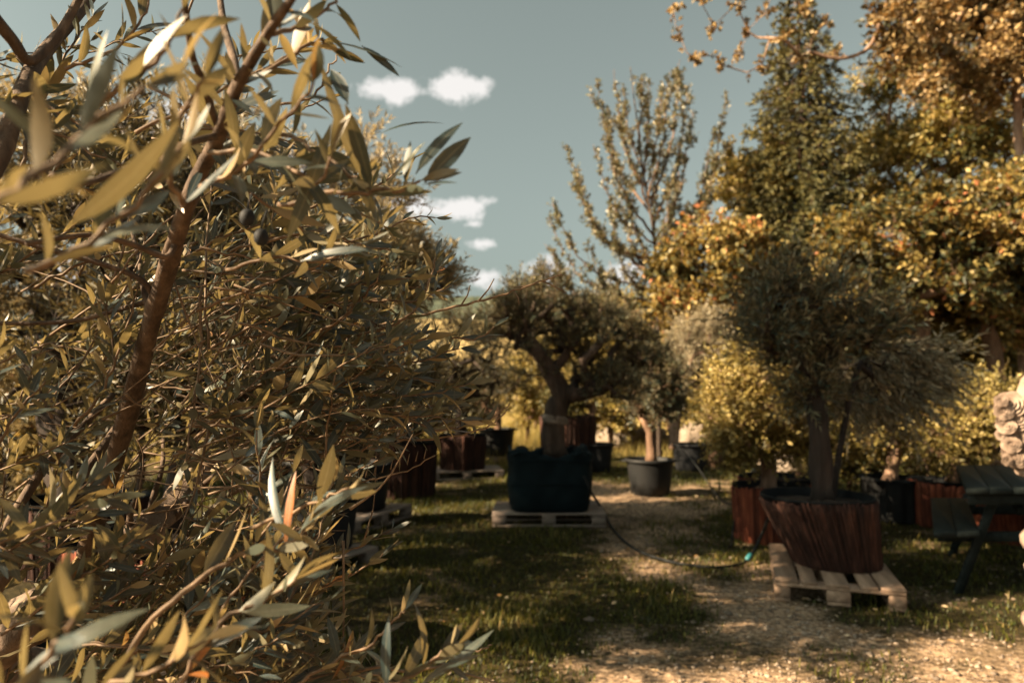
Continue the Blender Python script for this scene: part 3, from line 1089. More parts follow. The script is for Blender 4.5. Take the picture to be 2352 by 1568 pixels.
for q in range(46):
    d = unit(r.normal(size=3))
    d[2] = abs(d[2]) * .8 + .1
    d[1] = d[1] * .7 + .35
    d = unit(d)
    c0 = np.array((-.01, -.005, 1.52)) + d * np.array((.088, .09, .085))
    a_ = np.linspace(0, 4.5, 9)
    u_ = rperp(d[None], r)[0]
    v_ = np.cross(d, u_)
    b.tube([c0 + (math.cos(k) * u_ + math.sin(k) * v_) * .018 * (1 - k / 7) + d * k * .003 for k in a_], .008, 5)
b.build('curly_hair', M['stone'], root, True)
# drape round the hips
b = MB()
n = 48
ang = np.linspace(0, 2 * PI, n, endpoint=False)
rows = []
for q, (rad, z) in enumerate([(.135, 1.08), (.15, 1.04), (.165, .98), (.17, .90), (.18, .82), (.19, .76), (.18, .755), (.15, .80)]):
    rows.append(np.stack([(rad + .012 * np.sin(9 * ang + q * .4)) * np.cos(ang) * 1.1, (rad + .012 * np.sin(9 * ang + q * .4)) * np.sin(ang), z + .03 * np.sin(ang * 2 + 1)], -1))
i0 = np.arange(7)[:, None] * n
j = np.arange(n)[None]
b.add(np.concatenate(rows), np.stack([i0 + j, i0 + (j + 1) % n, i0 + n + (j + 1) % n, i0 + n + j], -1).reshape(-1, 4))
b.build('drapery', M['stone'], root, True)


def rose(c, nrm, rad, r):
    nrm = unit(np.array(nrm, float))
    u_ = rperp(nrm[None], r)[0]
    v_ = np.cross(nrm, u_)
    b = MB()
    for lay, (rr, hh, npet) in enumerate([(1.0, .10, 6), (.78, .22, 5), (.54, .36, 5), (.30, .46, 3)]):
        ph = r.uniform(0, 6)
        m_ = 30
        a_ = np.linspace(0, 2 * PI, m_, endpoint=False)
        lob = np.abs(np.sin(a_ * npet / 2 + ph))
        ring = []
        for (fr, fz) in ((.55, -.05), (.9, .18), (1.0, .26), (.93, .25), (.62, .05)):
            q_ = rad * rr * (fr * (1 + .10 * (lob - .6)))
            z_ = rad * (hh + fz * (1 if fr > .5 else .6) + .06 * lob)
            ring.append(c + (np.cos(a_)[:, None] * u_ + np.sin(a_)[:, None] * v_) * q_[:, None] + nrm * z_[:, None])
        i0 = np.arange(4)[:, None] * m_
        j = np.arange(m_)[None]
        b.add(np.concatenate(ring), np.stack([i0 + j, i0 + (j + 1) % m_, i0 + m_ + (j + 1) % m_, i0 + m_ + j], -1).reshape(-1, 4))
    b.tube([c + nrm * rad * .3, c + nrm * rad * .62], [rad * .2, rad * .12], 10)
    return b


r = np.random.default_rng(17)
roses = [(2322, 930, 30), (2340, 968, 26), (2304, 945, 20), (2338, 1005, 24), (2312, 980, 20), (2345, 1040, 26), (2322, 1022, 20), (2352, 985, 20), (2330, 1052, 20), (2366, 1012, 26), (2372, 1055, 24), (2350, 1075, 18), (2300, 1000, 14), (2312, 1058, 12), (2380, 965, 22), (2298, 922, 14), (2324, 955, 13), (2322, 1000, 13), (2334, 1028, 13), (2310, 1035, 12), (2340, 1062, 13), (2298, 965, 12), (2350, 930, 16)]
core = MB()
core.tube([P(2330, 925, 4.06) - (SX, SY, 0), P(2342, 985, 4.08) - (SX, SY, 0), P(2348, 1045, 4.10) - (SX, SY, 0), P(2365, 1085, 4.12) - (SX, SY, 0)], [.055, .085, .085, .05], 12, knob=.25)
core.tube([P(2342, 940, 4.07) - (SX, SY, 0), P(2365, 880, 4.08) - (SX, SY, 0), P(2400, 850, 4.10) - (SX, SY, 0)], [.045, .05, .055], 12)
core.build('garland_core', M['stone'], root, True)
for (px, py, pr) in roses:
    c0 = P(px, py, 4.03 + r.uniform(-.03, .02)) - np.array((SX, SY, 0))
    rose(c0, (-.45 + r.uniform(-.3, .3), -.85, .15 + r.uniform(-.3, .3)), pr * 4.03 / 1568 * 1.0, r).build('rose', M['stone'], root, True)

# ------------------------------------------------------------------ hose, stones, boulders
hp = [P(1352, 1118, 8.0), P(1372, 1150, 7.6)]
pts = []
for (px, py, z) in [(1340, 1085, .55), (1362, 1122, .35), (1385, 1165, .06), (1408, 1208, .02), (1455, 1250, .02), (1530, 1278, .02), (1610, 1291, .02), (1670, 1291, .02), (1712, 1280, .03), (1735, 1250, .12), (1752, 1215, .25), (1765, 1185, .42)]:
    dd = max(1e-3, (py - 900)) / 1568.0
    d = min((CAM_H - z) / dd, 8.3)
    if z > .3 and px < 1400:
        d = 7.22
    p_ = P(px, py, d)
    pts.append((p_[0], p_[1], max(z, .015)))
hose = thing('garden_hose', 'black watering hose curving over the path to the pallet planter', 'hose', pts[5])
b = MB()
b.tube(smooth_path(pts, 60), .013, 8)
b.build('tube', M['hose'], hose, True, pts[5])
b = MB()
q = np.array(pts[8])
q2 = np.array(pts[9])
dq = unit(q2 - q)
b.tube([q + dq * .02, q + dq * .03, q + dq * .085, q + dq * .095], [.015, .021, .021, .015], 10)
b.build('connector', M['teal'], hose, True, pts[5])
pts = [P(1700, 1100, 7.3), P(1688, 1150, 6.9), P(1680, 1195, 6.6)]
pts = [(p_[0], p_[1], z) for p_, z in zip(pts, (.46, .22, .02))]
o2 = thing('irrigation_tube', 'thin black irrigation tube hanging beside the red planter', 'tube', pts[-1])
b = MB()
b.tube(smooth_path(pts + [(pts[-1][0] - .1, pts[-1][1] - .25, .012)], 20), .010, 6)
b.build('tube', M['hose'], o2, True, pts[-1])
pts = [P(1560, 1045, 11.6), P(1600, 1080, 11.0), P(1650, 1125, 9.2), P(1690, 1150, 8.6)]
pts = [(p_[0], p_[1], z) for p_, z in zip(pts, (.50, .25, .03, .012))]
o2 = thing('irrigation_tube', 'black irrigation tube running through the grass behind the path', 'tube', pts[-1])
b = MB()
b.tube(smooth_path(pts, 20), .012, 6)
b.build('tube', M['hose'], o2, True, pts[-1])


def boulder(label, c, rad, seed, mat='boulder'):
    r = np.random.default_rng(seed)
    b = MB()
    th = np.linspace(0, PI, 13)
    prof = [(math.sin(a_), -math.cos(a_)) for a_ in th]
    b.lathe(prof, 22)
    v = unit(b.V[0])
    k = 1 + .22 * np.sin(v @ r.normal(size=3) * 3 + r.random()) + .14 * np.sin(v @ r.normal(size=3) * 6 + r.random()) + .05 * np.sin(v @ r.normal(size=3) * 14)
    b.V[0] = v * k[:, None] * np.array(rad)
    o = b.build('boulder', M[mat], None, True)
    o.location = c
    return tag(o, label, 'boulder', 'boulders on the grass')


boulder('long sandy boulder behind the sun striped pot', (3.25, 17.0, .16), (1.0, .5, .34), 1)
boulder('rounded grey boulder in the wide black pot group', (3.75, 14.2, .42), (.42, .38, .42), 2)
boulder('grey boulder left of the red bark planters', (4.55, 14.4, .22), (.40, .36, .40), 3)
boulder('pale boulder behind the pale trunk of the red planter', (4.7, 11.4, .2), (.48, .4, .36), 4)
boulder('small pale boulder at the foot of the dark trunk', (3.3, 9.0, .16), (.26, .25, .26), 5)
boulder('low sandy boulder left of the thin trunk pot', (2.35, 17.6, .2), (.7, .4, .34), 6)


# ------------------------------------------------------------------ potted trees
def crown(seed, ells, n, **kw):
    return crown_tips(np.random.default_rng(seed), ells, n, **kw)


OL = dict(ll=.052, lw=.0125, ang=.75, twdir=(0, 0, .55), spread=.55, k=16, twigs=5, tl=.26, up=.35)

# old olive at the left with the leaning dark trunk
tp, tn = crown(51, [ellpx(300, 430, 6.2, 320, 240, .9, 1.2), ellpx(640, 470, 6.2, 270, 220, .8, 1.1), ellpx(820, 660, 5.6, 180, 130, .6, .6), ellpx(60, 480, 5.9, 260, 260, .9, .9),
                    ellpx(40, 960, 5.7, 150, 230, .6, .35), ellpx(520, 760, 5.9, 260, 170, .8, .6), ellpx(910, 650, 5.3, 95, 70, .5, .35)], 720, clumps=9, spread=.25)
OLD = {**OL, 'twigs': 7, 'k': 18, 'll': .078, 'lw': .017, 'tl': .3, 'jit': .3}
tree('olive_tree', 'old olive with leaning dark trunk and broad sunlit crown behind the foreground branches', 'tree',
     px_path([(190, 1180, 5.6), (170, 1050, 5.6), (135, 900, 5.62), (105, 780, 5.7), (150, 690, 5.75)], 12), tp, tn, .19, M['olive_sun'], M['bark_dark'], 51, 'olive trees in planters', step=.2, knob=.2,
     limbs=[px_path([(150, 690, 5.75), (300, 560, 5.7), (420, 480, 5.6)], 8)[1:], px_path([(150, 690, 5.75), (80, 560, 5.8), (100, 420, 5.8)], 8)[1:], px_path([(150, 690, 5.75), (380, 680, 5.6), (600, 620, 5.6)], 9)[1:]], **OLD)

# olive in the big bag: forked trunk, dark crown
tp, tn = crown(52, [ellpx(1222, 745, 7.7, 100, 112, .5, 1.0), ellpx(1415, 835, 7.7, 110, 85, .5, .8), ellpx(1335, 735, 7.9, 105, 85, .45, .6), ellpx(1180, 690, 7.8, 40, 60, .25, .2), ellpx(1305, 800, 7.95, 70, 50, .3, .18)], 420, clumps=10, spread=.22)
t1 = px_path([(1276, 1050, 7.72), (1272, 990, 7.72), (1278, 940, 7.72), (1290, 905, 7.72)], 9)
tn = tn * .9 + .05
bago = tree('olive_tree', 'dark forked olive with white trunk band growing in the big planting bag', 'tree', t1, tp, tn, .125, M['olive_mid'], M['bark_mid'], 52, 'olive trees in planters', step=.15, knob=.2, expo=.36,
            limbs=[px_path([(1290, 905, 7.72), (1250, 830, 7.7), (1215, 775, 7.68), (1205, 720, 7.7)], 9)[1:], px_path([(1290, 905, 7.72), (1340, 905, 7.68), (1405, 880, 7.66), (1450, 830, 7.7), (1462, 780, 7.7)], 11)[1:]], **{**OL, 'tl': .2, 'k': 18})
b = MB()
pp = smooth_path(t1, 40)
b.tube(pp[17:23], np.array([.117, .124, .125, .124, .123, .117]) * 1.16, 20, knob=.1)
b.build('trunk_band', M['paper'], bago, True, t1[0])

# dark olives left of the bag
tp, tn = crown(53, [ellpx(1090, 845, 10.8, 115, 95, .8, 1), ellpx(1010, 800, 10.8, 100, 90, .7, .6)], 260, clumps=10)
tree('olive_tree', 'dark olive crown behind the foreground twigs, left of the bag olive', 'tree', px_path([(1058, 1020, 11.5), (1062, 950, 11.2), (1075, 905, 11.0)], 7), tp, tn, .10, M['olive_shaded'], M['bark_dark'], 53, 'olive trees in planters', **OL)
tp, tn = crown(54, [ellpx(1135, 905, 13.8, 75, 60, .7, 1)], 120, clumps=8)
tree('olive_tree', 'small dark olive in the far black pot left of the bag', 'tree', px_path([(1142, 1000, 13.9), (1145, 960, 13.9), (1140, 930, 13.9)], 6), tp, tn, .07, M['olive_shaded'], M['bark_tree'], 54, 'olive trees in planters', **{**OL, 'ang': .9, 'll': .06, 'lw': .02})
tp, tn = crown(55, [ellpx(880, 900, 9.4, 150, 130, .8, 1)], 220, clumps=8)
tree('olive_tree', 'shaded olive in the wide dark planter, behind the foreground twigs', 'tree', px_path([(930, 1030, 9.6), (925, 970, 9.6), (900, 930, 9.5)], 6), tp, tn, .10, M['olive_shaded'], M['bark_dark'], 55, 'olive trees in planters', **OL)
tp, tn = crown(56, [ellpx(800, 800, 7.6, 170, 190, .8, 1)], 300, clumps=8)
tree('olive_tree', 'olive in the shaded pallet pot below the foreground twigs', 'tree', px_path([(828, 1130, 7.6), (826, 1050, 7.6), (810, 990, 7.6)], 6), tp, tn, .08, M['olive_shaded'], M['bark_dark'], 56, 'olive trees in planters', **OL)
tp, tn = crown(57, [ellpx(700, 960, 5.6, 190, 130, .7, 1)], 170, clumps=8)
tree('olive_tree', 'half hidden olive in the dark pot nearest the foreground twigs', 'tree', px_path([(725, 1210, 5.7), (722, 1110, 5.7), (700, 1030, 5.7)], 6), tp, tn, .07, M['olive_shaded'], M['bark_dark'], 57, 'olive trees in planters', **OL)
for sd_, x_, y_, lab, pl in ((74, -3.1, 8.9, 'added shade olive in a black pot, hidden behind the nearest olive', 'pot of the added shade olive, hidden behind the nearest olive'), (75, -2.85, 10.9, 'added far shade olive in a black pot behind the shaded planters', 'far pot of the added shade olive behind the shaded planters')):  # hidden potted olives added to shade the planters on the left
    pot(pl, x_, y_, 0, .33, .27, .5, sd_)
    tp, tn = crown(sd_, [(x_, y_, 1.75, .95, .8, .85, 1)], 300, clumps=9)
    tree('olive_tree', lab, 'tree', np.array([(x_, y_, .4), (x_ + .02, y_, .8), (x_, y_, 1.1)]), tp, tn, .08, M['olive_shaded'], M['bark_dark'], sd_, 'olive trees in planters', **OL)
# bushy olive in the orange lit bark planter, seen through the foreground
tp, tn = crown(58, [ellpx(560, 840, 3.6, 260, 170, .7, .7), ellpx(300, 880, 3.4, 200, 160, .6, .5), ellpx(820, 900, 3.4, 170, 90, .5, .25), ellpx(430, 500, 3.6, 240, 220, .7, .8), ellpx(500, 600, 4.2, 240, 220, .6, .8)], 520, clumps=9, spread=.3)
tree('olive_tree', 'twiggy olive in the orange lit bark planter, just behind the nearest stem', 'tree', px_path([(400, 1210, 3.65), (410, 1100, 3.62), (440, 960, 3.6), (460, 860, 3.6)], 6), tp, tn, .06, M['olive_shaded'], M['bark_dark'], 58, 'olive trees in planters',
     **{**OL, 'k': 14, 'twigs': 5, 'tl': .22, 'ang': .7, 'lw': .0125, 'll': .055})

tp, tn = crown(73, [(-1.9, 3.7, 5.0, 1.2, .8, .75, 1), (-3.2, 3.6, 4.75, 1.1, .6, .6, .9), (-4.6, 3.3, 5.4, 1.5, .8, 1.1, 1.2)], 290, clumps=14)  # unseen tree added for its shade on the pallet olive and table
tree('leafy_tree', 'added unseen broadleaved tree beyond the left frame edge whose boughs shade the path', 'tree', smooth_path([(-5.4, 2.4, 0), (-5.4, 2.4, 2), (-5.2, 2.5, 3.6), (-4.6, 2.6, 4.8)], 12), tp, tn, .16, M['green_gold'], M['bark_tree'], 73,
     'trees at the edge of the nursery', twigs=5, k=11, ll=.09, lw=.05, tl=.34, step=.25)
tp, tn = crown(72, [(-3.95, 3.9, 2.05, 1.0, .9, .95, 1)], 320, clumps=9)  # olive and planter added at the frame edge for shade on the grass
tree('olive_tree', 'olive added at the left frame edge to shade the grass', 'tree', smooth_path([(-3.95, 3.9, .55), (-3.95, 3.9, 1.1), (-3.9, 3.9, 1.5)], 6), tp, tn, .08, M['olive_far'], M['bark_dark'], 72, 'olive trees in planters', **OL)
bark_planter('bark planter of the added shade olive at the left frame edge', -3.95, 3.9, .0, .42, .38, .62, 22)
# striped pot: multi stemmed small olive
tp, tn = crown(59, [ellpx(1500, 875, 9.5, 75, 72, .45, 1), ellpx(1460, 850, 9.6, 45, 50, .3, .4), ellpx(1500, 935, 9.5, 62, 34, .35, .45)], 380, clumps=9)
t1 = px_path([(1497, 1062, 9.6), (1496, 1020, 9.6), (1494, 990, 9.6)], 6)
tree('small_tree', 'small multi stemmed tree in the sun striped black pot', 'tree', t1, tp, tn, .07, M['olive_mid'], M['bark_tree'], 59, 'potted trees beyond the path', up=.3, twigs=5, k=12, ll=.05, lw=.022, tl=.18, step=.15,
     limbs=[px_path([(1494, 990, 9.6), (1470, 950, 9.6), (1455, 900, 9.6)], 6)[1:], px_path([(1494, 990, 9.6), (1512, 940, 9.6), (1520, 890, 9.6)], 6)[1:]], tmul=.5, tadd=.05)
# silver olive
tp, tn = crown(60, [ellpx(1600, 815, 12.4, 66, 82, .6, 1), ellpx(1560, 850, 12.4, 45, 60, .45, .4)], 300, clumps=12)
tree('olive_tree', 'silvery sunlit olive in the pot right behind the sun striped pot', 'tree', px_path([(1548, 1030, 12.4), (1549, 985, 12.4), (1560, 930, 12.4)], 7), tp, tn, .09, M['olive_silver'], M['bark_pink'], 60, 'olive trees in planters', **{**OL, 'll': .07, 'lw': .018, 'tl': .36, 'twdir': (0.1, 0, .9)})
tp, tn = crown(61, [ellpx(1365, 880, 12.2, 62, 62, .5, 1)], 150, clumps=9)
tree('small_tree', 'small golden tree with thin trunk right of the planting bag', 'tree', px_path([(1358, 1015, 12.2), (1357, 970, 12.2), (1362, 935, 12.2)], 6), tp, tn, .065, M['green_gold'], M['bark_pink'], 61, 'potted trees beyond the path', twigs=5, k=12, ll=.05, lw=.025, tl=.2)
# yellow leaved shrub in red planter
tp, tn = crown(62, [ellpx(1750, 900, 6.6, 105, 85, .42, 1), ellpx(1690, 960, 6.6, 60, 85, .35, .5), ellpx(1790, 990, 6.6, 70, 60, .3, .35)], 380, clumps=16, spread=.3)
tree('small_tree', 'yellow leaved round tree with pale stout trunk in the red bark planter', 'tree', px_path([(1764, 1130, 6.7), (1766, 1075, 6.7), (1760, 1030, 6.68), (1752, 985, 6.65)], 8), tp, tn, .072, M['gold'], M['bark_pink'], 62, 'potted trees beyond the path',
     twigs=5, k=11, ll=.052, lw=.027, tl=.27, step=.13, ang=1.0, twdir=(0, 0, .1))
# dark olive on the pale pallet
tp, tn = crown(63, [ellpx(1755, 745, 5.3, 60, 60, .35, .8), ellpx(1850, 800, 5.3, 80, 60, .35, .9), ellpx(1960, 755, 5.4, 65, 55, .35, .8), ellpx(1870, 690, 5.3, 65, 55, .35, .7), ellpx(1800, 660, 5.3, 40, 40, .3, .3), ellpx(1890, 880, 5.3, 60, 45, .3, .4)], 190, clumps=4, spread=.32, inner=.3)
tn = tn * .7 - .1
tree('olive_tree', 'dark olive with a thick dark trunk in the planter on the pale pallet', 'tree', px_path([(1888, 1150, 5.26), (1884, 1080, 5.26), (1882, 1000, 5.27), (1880, 940, 5.28), (1876, 870, 5.3)], 10), tp, tn, .074, M['olive_mid'], M['bark_dark'], 63, 'olive trees in planters', step=.14, knob=.3,
     limbs=[px_path([(1876, 870, 5.3), (1830, 800, 5.3), (1790, 740, 5.3)], 7)[1:], px_path([(1876, 870, 5.3), (1930, 800, 5.35), (1980, 740, 5.4)], 7)[1:]], **{**OL, 'tl': .32, 'k': 14, 'twigs': 7, 'spread': .8, 'jit': .35, 'll': .068, 'lw': .0135, 'ang': .55, 'twdir': (.05, 0, .6)})
# drooping grey twigs to its right: a weeping olive standing behind the table
tp, tn = crown(64, [ellpx(2010, 860, 5.9, 110, 60, .35, 1), ellpx(2060, 830, 5.9, 80, 45, .3, .6)], 120, clumps=8)
tree('olive_tree', 'grey drooping willowy twigs hanging right of the dark pallet olive', 'tree', px_path([(1912, 1140, 5.36), (1935, 1000, 5.5), (1960, 880, 5.6), (1985, 820, 5.7)], 9), tp, tn, .024, M['olive_silver'], M['bark_dark'], 64, 'olive trees in planters',
     **{**OL, 'twdir': (.55, -.1, -.75), 'tl': .42, 'spread': .35, 'll': .07, 'lw': .013, 'ang': .4, 'k': 18, 'twigs': 6, 'tadd': .0, 'tmul': .5})
# round tree in wrapped pot
tp, tn = crown(65, [ellpx(2060, 935, 7.75, 110, 55, .5, 1), ellpx(1990, 980, 7.8, 60, 60, .4, .4), ellpx(2110, 985, 7.8, 60, 55, .4, .4)], 300, clumps=14)
tree('small_tree', 'round yellow tree with pale bare trunk in the film wrapped pot', 'tree', px_path([(2044, 1105, 7.75), (2050, 1060, 7.75), (2058, 1010, 7.75), (2058, 985, 7.75)], 8), tp, tn, .072, M['gold'], M['bark_pink'], 65, 'potted trees beyond the path',
     twigs=5, k=11, ll=.05, lw=.026, tl=.26, step=.15, tadd=.1)
tp, tn = crown(66, [ellpx(2215, 950, 7.3, 110, 65, .5, 1), ellpx(2180, 1010, 7.4, 70, 45, .4, .5), ellpx(2270, 1000, 7.3, 60, 50, .4, .4)], 330, clumps=14)
tree('small_tree', 'bushy yellow tree with a forked trunk behind the picnic table', 'tree', px_path([(2190, 1110, 7.45), (2205, 1070, 7.42), (2212, 1035, 7.4)], 6), tp, tn, .075, M['gold'], M['bark_tree'], 66, 'potted trees beyond the path', twigs=5, k=11, ll=.05, lw=.026, tl=.26, step=.14)
# dark leafy shrubs between the pots
for q, (px, py, d, rx, ry, rd, sd_, mt, lab) in enumerate([
        (1945, 1030, 9.2, 85, 85, .6, 67, 'ivy', 'dark leafy shrub behind the pallet olive trunk, left of the film wrapped pot'),
        (2130, 1040, 9.4, 80, 75, .6, 68, 'ivy', 'dark leafy shrub between the film wrapped pot and the orange planter'),
        (1830, 1000, 8.0, 60, 60, .4, 69, 'green_gold', 'green shrub growing in the far red bark planter'),
        (1600, 940, 17.5, 60, 40, .5, 70, 'green_gold', 'low shrub behind the widest black pot'),
        (1290, 930, 12.3, 40, 28, .4, 71, 'ivy', 'dark shrub in the tall red planter behind the bag trunk')]):
    tp, tn = crown(sd_, [ellpx(px, py, d, rx, ry, rd, 1)], 170, clumps=12)
    bp = P(px, py, d)
    tree('shrub', lab, 'shrub', np.array([(bp[0], d, .0 if q != 4 else .8), (bp[0] + .02, d, bp[2] * .3 + (.6 if q == 4 else 0)), (bp[0], d, bp[2] * .5 + (.45 if q == 4 else 0))]), tp, tn, .035, M[mt], M['bark_tree'], sd_, 'shrubs among the pots',
         twigs=5, k=9, ll=.06, lw=.035, tl=.2, step=.15)

# ------------------------------------------------------------------ background trees
# airy pear tree against the sky
d = 14.0
r = np.random.default_rng(80)
pb = P(1512, 900, d)
pb[2] = 0
root = thing('pear_tree', 'tall airy tree with upswept leafy branches standing alone against the sky', 'tree', pb, 0, 'trees at the edge of the nursery')
lead = smooth_path([pb, P(1512, 850, d), P(1510, 690, d), P(1502, 540, d), P(1478, 400, d), P(1462, 270, d), P(1448, 155, d)], 60)
tr_, br, tw, lf = MB(), MB(), MB(), MB()
tr_.tube(lead, np.linspace(.05, .008, 60), 10, knob=.08)
tr_.build('trunk', M['bark_mid'], root, True, pb)
As, Ds, Ls = [], [], []


def foliate(pts, dens, l0):
    ph = r.uniform(0, 6)
    for q in range(len(pts) - 1):
        if math.sin(q * .9 + ph) + r.normal() * .4 < -.7:
            continue
        ax = unit(pts[q + 1] - pts[q])
        for _ in range(dens):
            p_ = pts[q] + (pts[q + 1] - pts[q]) * r.random()
            As.append(p_)
            Ds.append(unit(ax * .8 + rperp(ax[None], r)[0] * .8 + np.array((0, 0, .25))))
            Ls.append(l0 * r.uniform(.5, 1.4))


# (y on the leader, end x, end y, sag of the curve)
for (ys, ex, ey) in [(730, 1252, 560), (700, 1258, 500), (720, 1275, 620), (660, 1268, 470), (640, 1298, 335), (600, 1325, 400), (590, 1345, 470), (560, 1362, 330), (540, 1372, 190), (480, 1383, 250), (470, 1410, 165), (430, 1425, 280),
                     (380, 1432, 210), (400, 1490, 190), (430, 1520, 200), (470, 1560, 140), (450, 1540, 160), (520, 1578, 205), (560, 1592, 260), (590, 1668, 218), (640, 1640, 300), (660, 1652, 345), (690, 1625, 420), (610, 1560, 330),
                     (560, 1500, 330), (620, 1540, 420), (680, 1580, 470), (720, 1600, 520), (740, 1350, 560), (700, 1400, 480), (660, 1420, 430), (620, 1430, 380), (760, 1300, 640), (770, 1400, 600), (760, 1450, 560), (750, 1560, 580), (780, 1360, 680), (790, 1600, 650), (330, 1475, 175)]:
    q = int(np.argmin(np.abs((CAM_H + (900 - ys) / 1568 * d) - lead[:, 2])))
    p0 = lead[q]
    p2 = P(ex, ey, d + r.uniform(-1.3, 1.3))
    L = np.linalg.norm(p2 - p0)
    p1 = p0 + (p2 - p0) * .5 + np.array(((p2 - p0)[0] * .16, 0, -.14 * L * min(1, abs(p2[0] - p0[0]) / L * 1.6)))
    m_ = int(L / .14) + 4
    pts = smooth_path([p0, p1, p2], m_) + np.concatenate([np.zeros((1, 3)), r.normal(size=(m_ - 1, 3)) * .018])
    br.tube(pts, np.linspace(.012 + .006 * L, .005, m_), 5)
    k0 = int(m_ * .22)
    foliate(pts[k0:], 5, .10)
    for _ in range(int(L * 2.3)):
        u_ = r.uniform(.2, .9)
        a_ = pts[int(u_ * (m_ - 1))]
        ax = unit(p2 - p0)
        dv = unit(ax + rperp(ax[None], r)[0] * .75 + np.array((0, 0, .35)))
        l_ = r.uniform(.25, .65) * (1.1 - u_ * .5)
        sp_ = smooth_path([a_, a_ + dv * l_ * .5 + (0, 0, -.02), a_ + dv * l_ + np.array((0, 0, .1 * l_))], 6)
        tw.sticks(sp_[:-1], sp_[1:], .005, .004)
        foliate(sp_, 3, .10)
As, Ds, Ls = np.array(As), np.array(Ds), np.array(Ls)
tw.sticks(As, As + Ds * Ls[:, None], .0025, .0015)
Vv, T, rn = twig_leaves(r, As, Ds, Ls, 5, .074, .042, .9, .5, np.clip(r.normal(.5, .15, len(As)), 0, 1), jit=.25)
lf.add(Vv, None, T, rn)
lf.build('crown', M['pear'], root, False, pb)
br.build('branches', M['bark_tree'], root, True, pb)
tw.build('twigs', M['twig'], root, False, pb)

# spruce
d = 14.4
r = np.random.default_rng(81)
c0 = P(1850, 600, d)
root = thing('spruce_tree', 'tall dark spruce rising out of the frame behind the orange trees', 'tree', (c0[0], d, 0), 0, 'trees at the edge of the nursery')
b = MB()
H = 10.2
b.tube([(0, 0, 0), (0, 0, 4), (0.05, 0, 8), (0, 0, H)], [.16, .11, .05, .01], 10, knob=.1)
b.build('trunk', M['bark_dark'], root, True)
br, lf = MB(), MB()
As, Ds, Ls, Tn = [], [], [], []
z = 1.2
while z < H - .1:
    Lb = 2.1 * (1 - z / H) ** .72 + .12
    nb = 8 if z < 9 else 6
    for q in range(nb):
        a = q * 2 * PI / nb + r.uniform(-.4, .4) + z * 2.4
        L = Lb * r.uniform(.72, 1.12)
        m_ = max(3, int(L / .16))
        t_ = np.linspace(0, 1, m_)
        ar = np.array((math.cos(a), math.sin(a), 0))
        pts = np.array((0, 0, z)) + ar * (L * t_)[:, None] + np.array((0, 0, 1.0)) * (-.42 * L * t_ + .36 * L * t_ ** 2.2)[:, None]
        br.sticks(pts[:-1], pts[1:], .016 * (1 - t_[:-1] * .7), .016 * (1 - t_[1:] * .7))
        sidev = np.cross(ar, (0, 0, 1.0))
        tq = r.random()
        for k in range(1, m_):
            for sg in (-1, 1, 1, -1):
                As.append(pts[k] + r.normal(size=3) * .03)
                Ds.append(unit(ar * .55 + sidev * sg * r.uniform(.3, 1.0) + np.array((0, 0, r.uniform(-.75, .15)))))
                Ls.append((.14 + .22 * (1 - t_[k] * .6)) * min(1, Lb))
                Tn.append(.2 + .45 * tq + .25 * t_[k])
    z += .165
As, Ds, Ls, Tn = map(np.array, (As, Ds, Ls, Tn))
Vv, T, rn = twig_leaves(r, As, Ds, Ls, 13, .09, .036, .55, .6, Tn, jit=.22)
lf.add(Vv, None, T, rn)
lf.build('crown', M['needle'], root)
br.build('branches', M['bark_tree'], root)

BT = dict(tmul=.85, tadd=-.05, twigs=5, k=12, step=.28, r_tip=.006, tl=.38, ang=1.0)


def bgtree(label, base_px, trunk_px, d, ells, n, mat, seed, ll, lw, r_tr=.14, bark='bark_tree', name='leafy_tree', group='trees at the edge of the nursery', **kw):
    tp, tn = crown(seed, ells, n, clumps=kw.pop('clumps', 16), spread=kw.pop('cs', .2), inner=kw.pop('inner', .3))
    b0 = P(base_px, 900, d)
    tr = [(b0[0], d, 0)] + [P(*q) for q in trunk_px]
    return tree(name, label, 'tree', smooth_path(tr, 14), tp, tn, r_tr, M[mat], M[bark], seed, group, ll=ll, lw=lw, **{**BT, **kw})


# orange tinted bushy tree in the middle
bgtree('orange tinted bushy tree between the airy tree and the spruce', 1640, [(1640, 800, 13.2), (1640, 720, 13.2)], 13.2,
       [ellpx(1620, 640, 13.2, 120, 110, 1.0, 1), ellpx(1700, 700, 13.2, 110, 90, .9, .6), ellpx(1560, 700, 13.2, 80, 70, .7, .4), ellpx(1700, 590, 13.4, 60, 70, .6, .3)], 360, 'autumn', 82, .12, .075, clumps=14, k=9, inner=.5, cs=.16)
# golden tree grown into the spruce, left flank
bgtree('slim golden green tree leaning against the left flank of the spruce', 1730, [(1735, 700, 15.0), (1740, 560, 15.0), (1760, 420, 15.0)], 15.0,
       [ellpx(1740, 430, 15, 80, 110, .8, 1), ellpx(1720, 560, 15, 75, 60, .8, .6)], 210, 'green_gold', 83, .12, .07, r_tr=.1)
# big deciduous right
bgtree('tall golden green tree with visible pale limbs right of the spruce', 2175, [(2180, 700, 15.5), (2178, 540, 15.5), (2190, 420, 15.5)], 15.5,
       [ellpx(2080, 250, 15.5, 130, 130, 1.3, 1), ellpx(2200, 380, 15.5, 150, 110, 1.3, 1), ellpx(2060, 420, 15.5, 120, 90, 1.2, .8), ellpx(2190, 120, 15.5, 140, 110, 1.3, .8), ellpx(2310, 250, 15.5, 80, 120, 1., .4)], 470, 'green_gold', 84, .15, .06, r_tr=.2, clumps=20, cs=.14, inner=.5, bark='bark_pink', tl=.5)
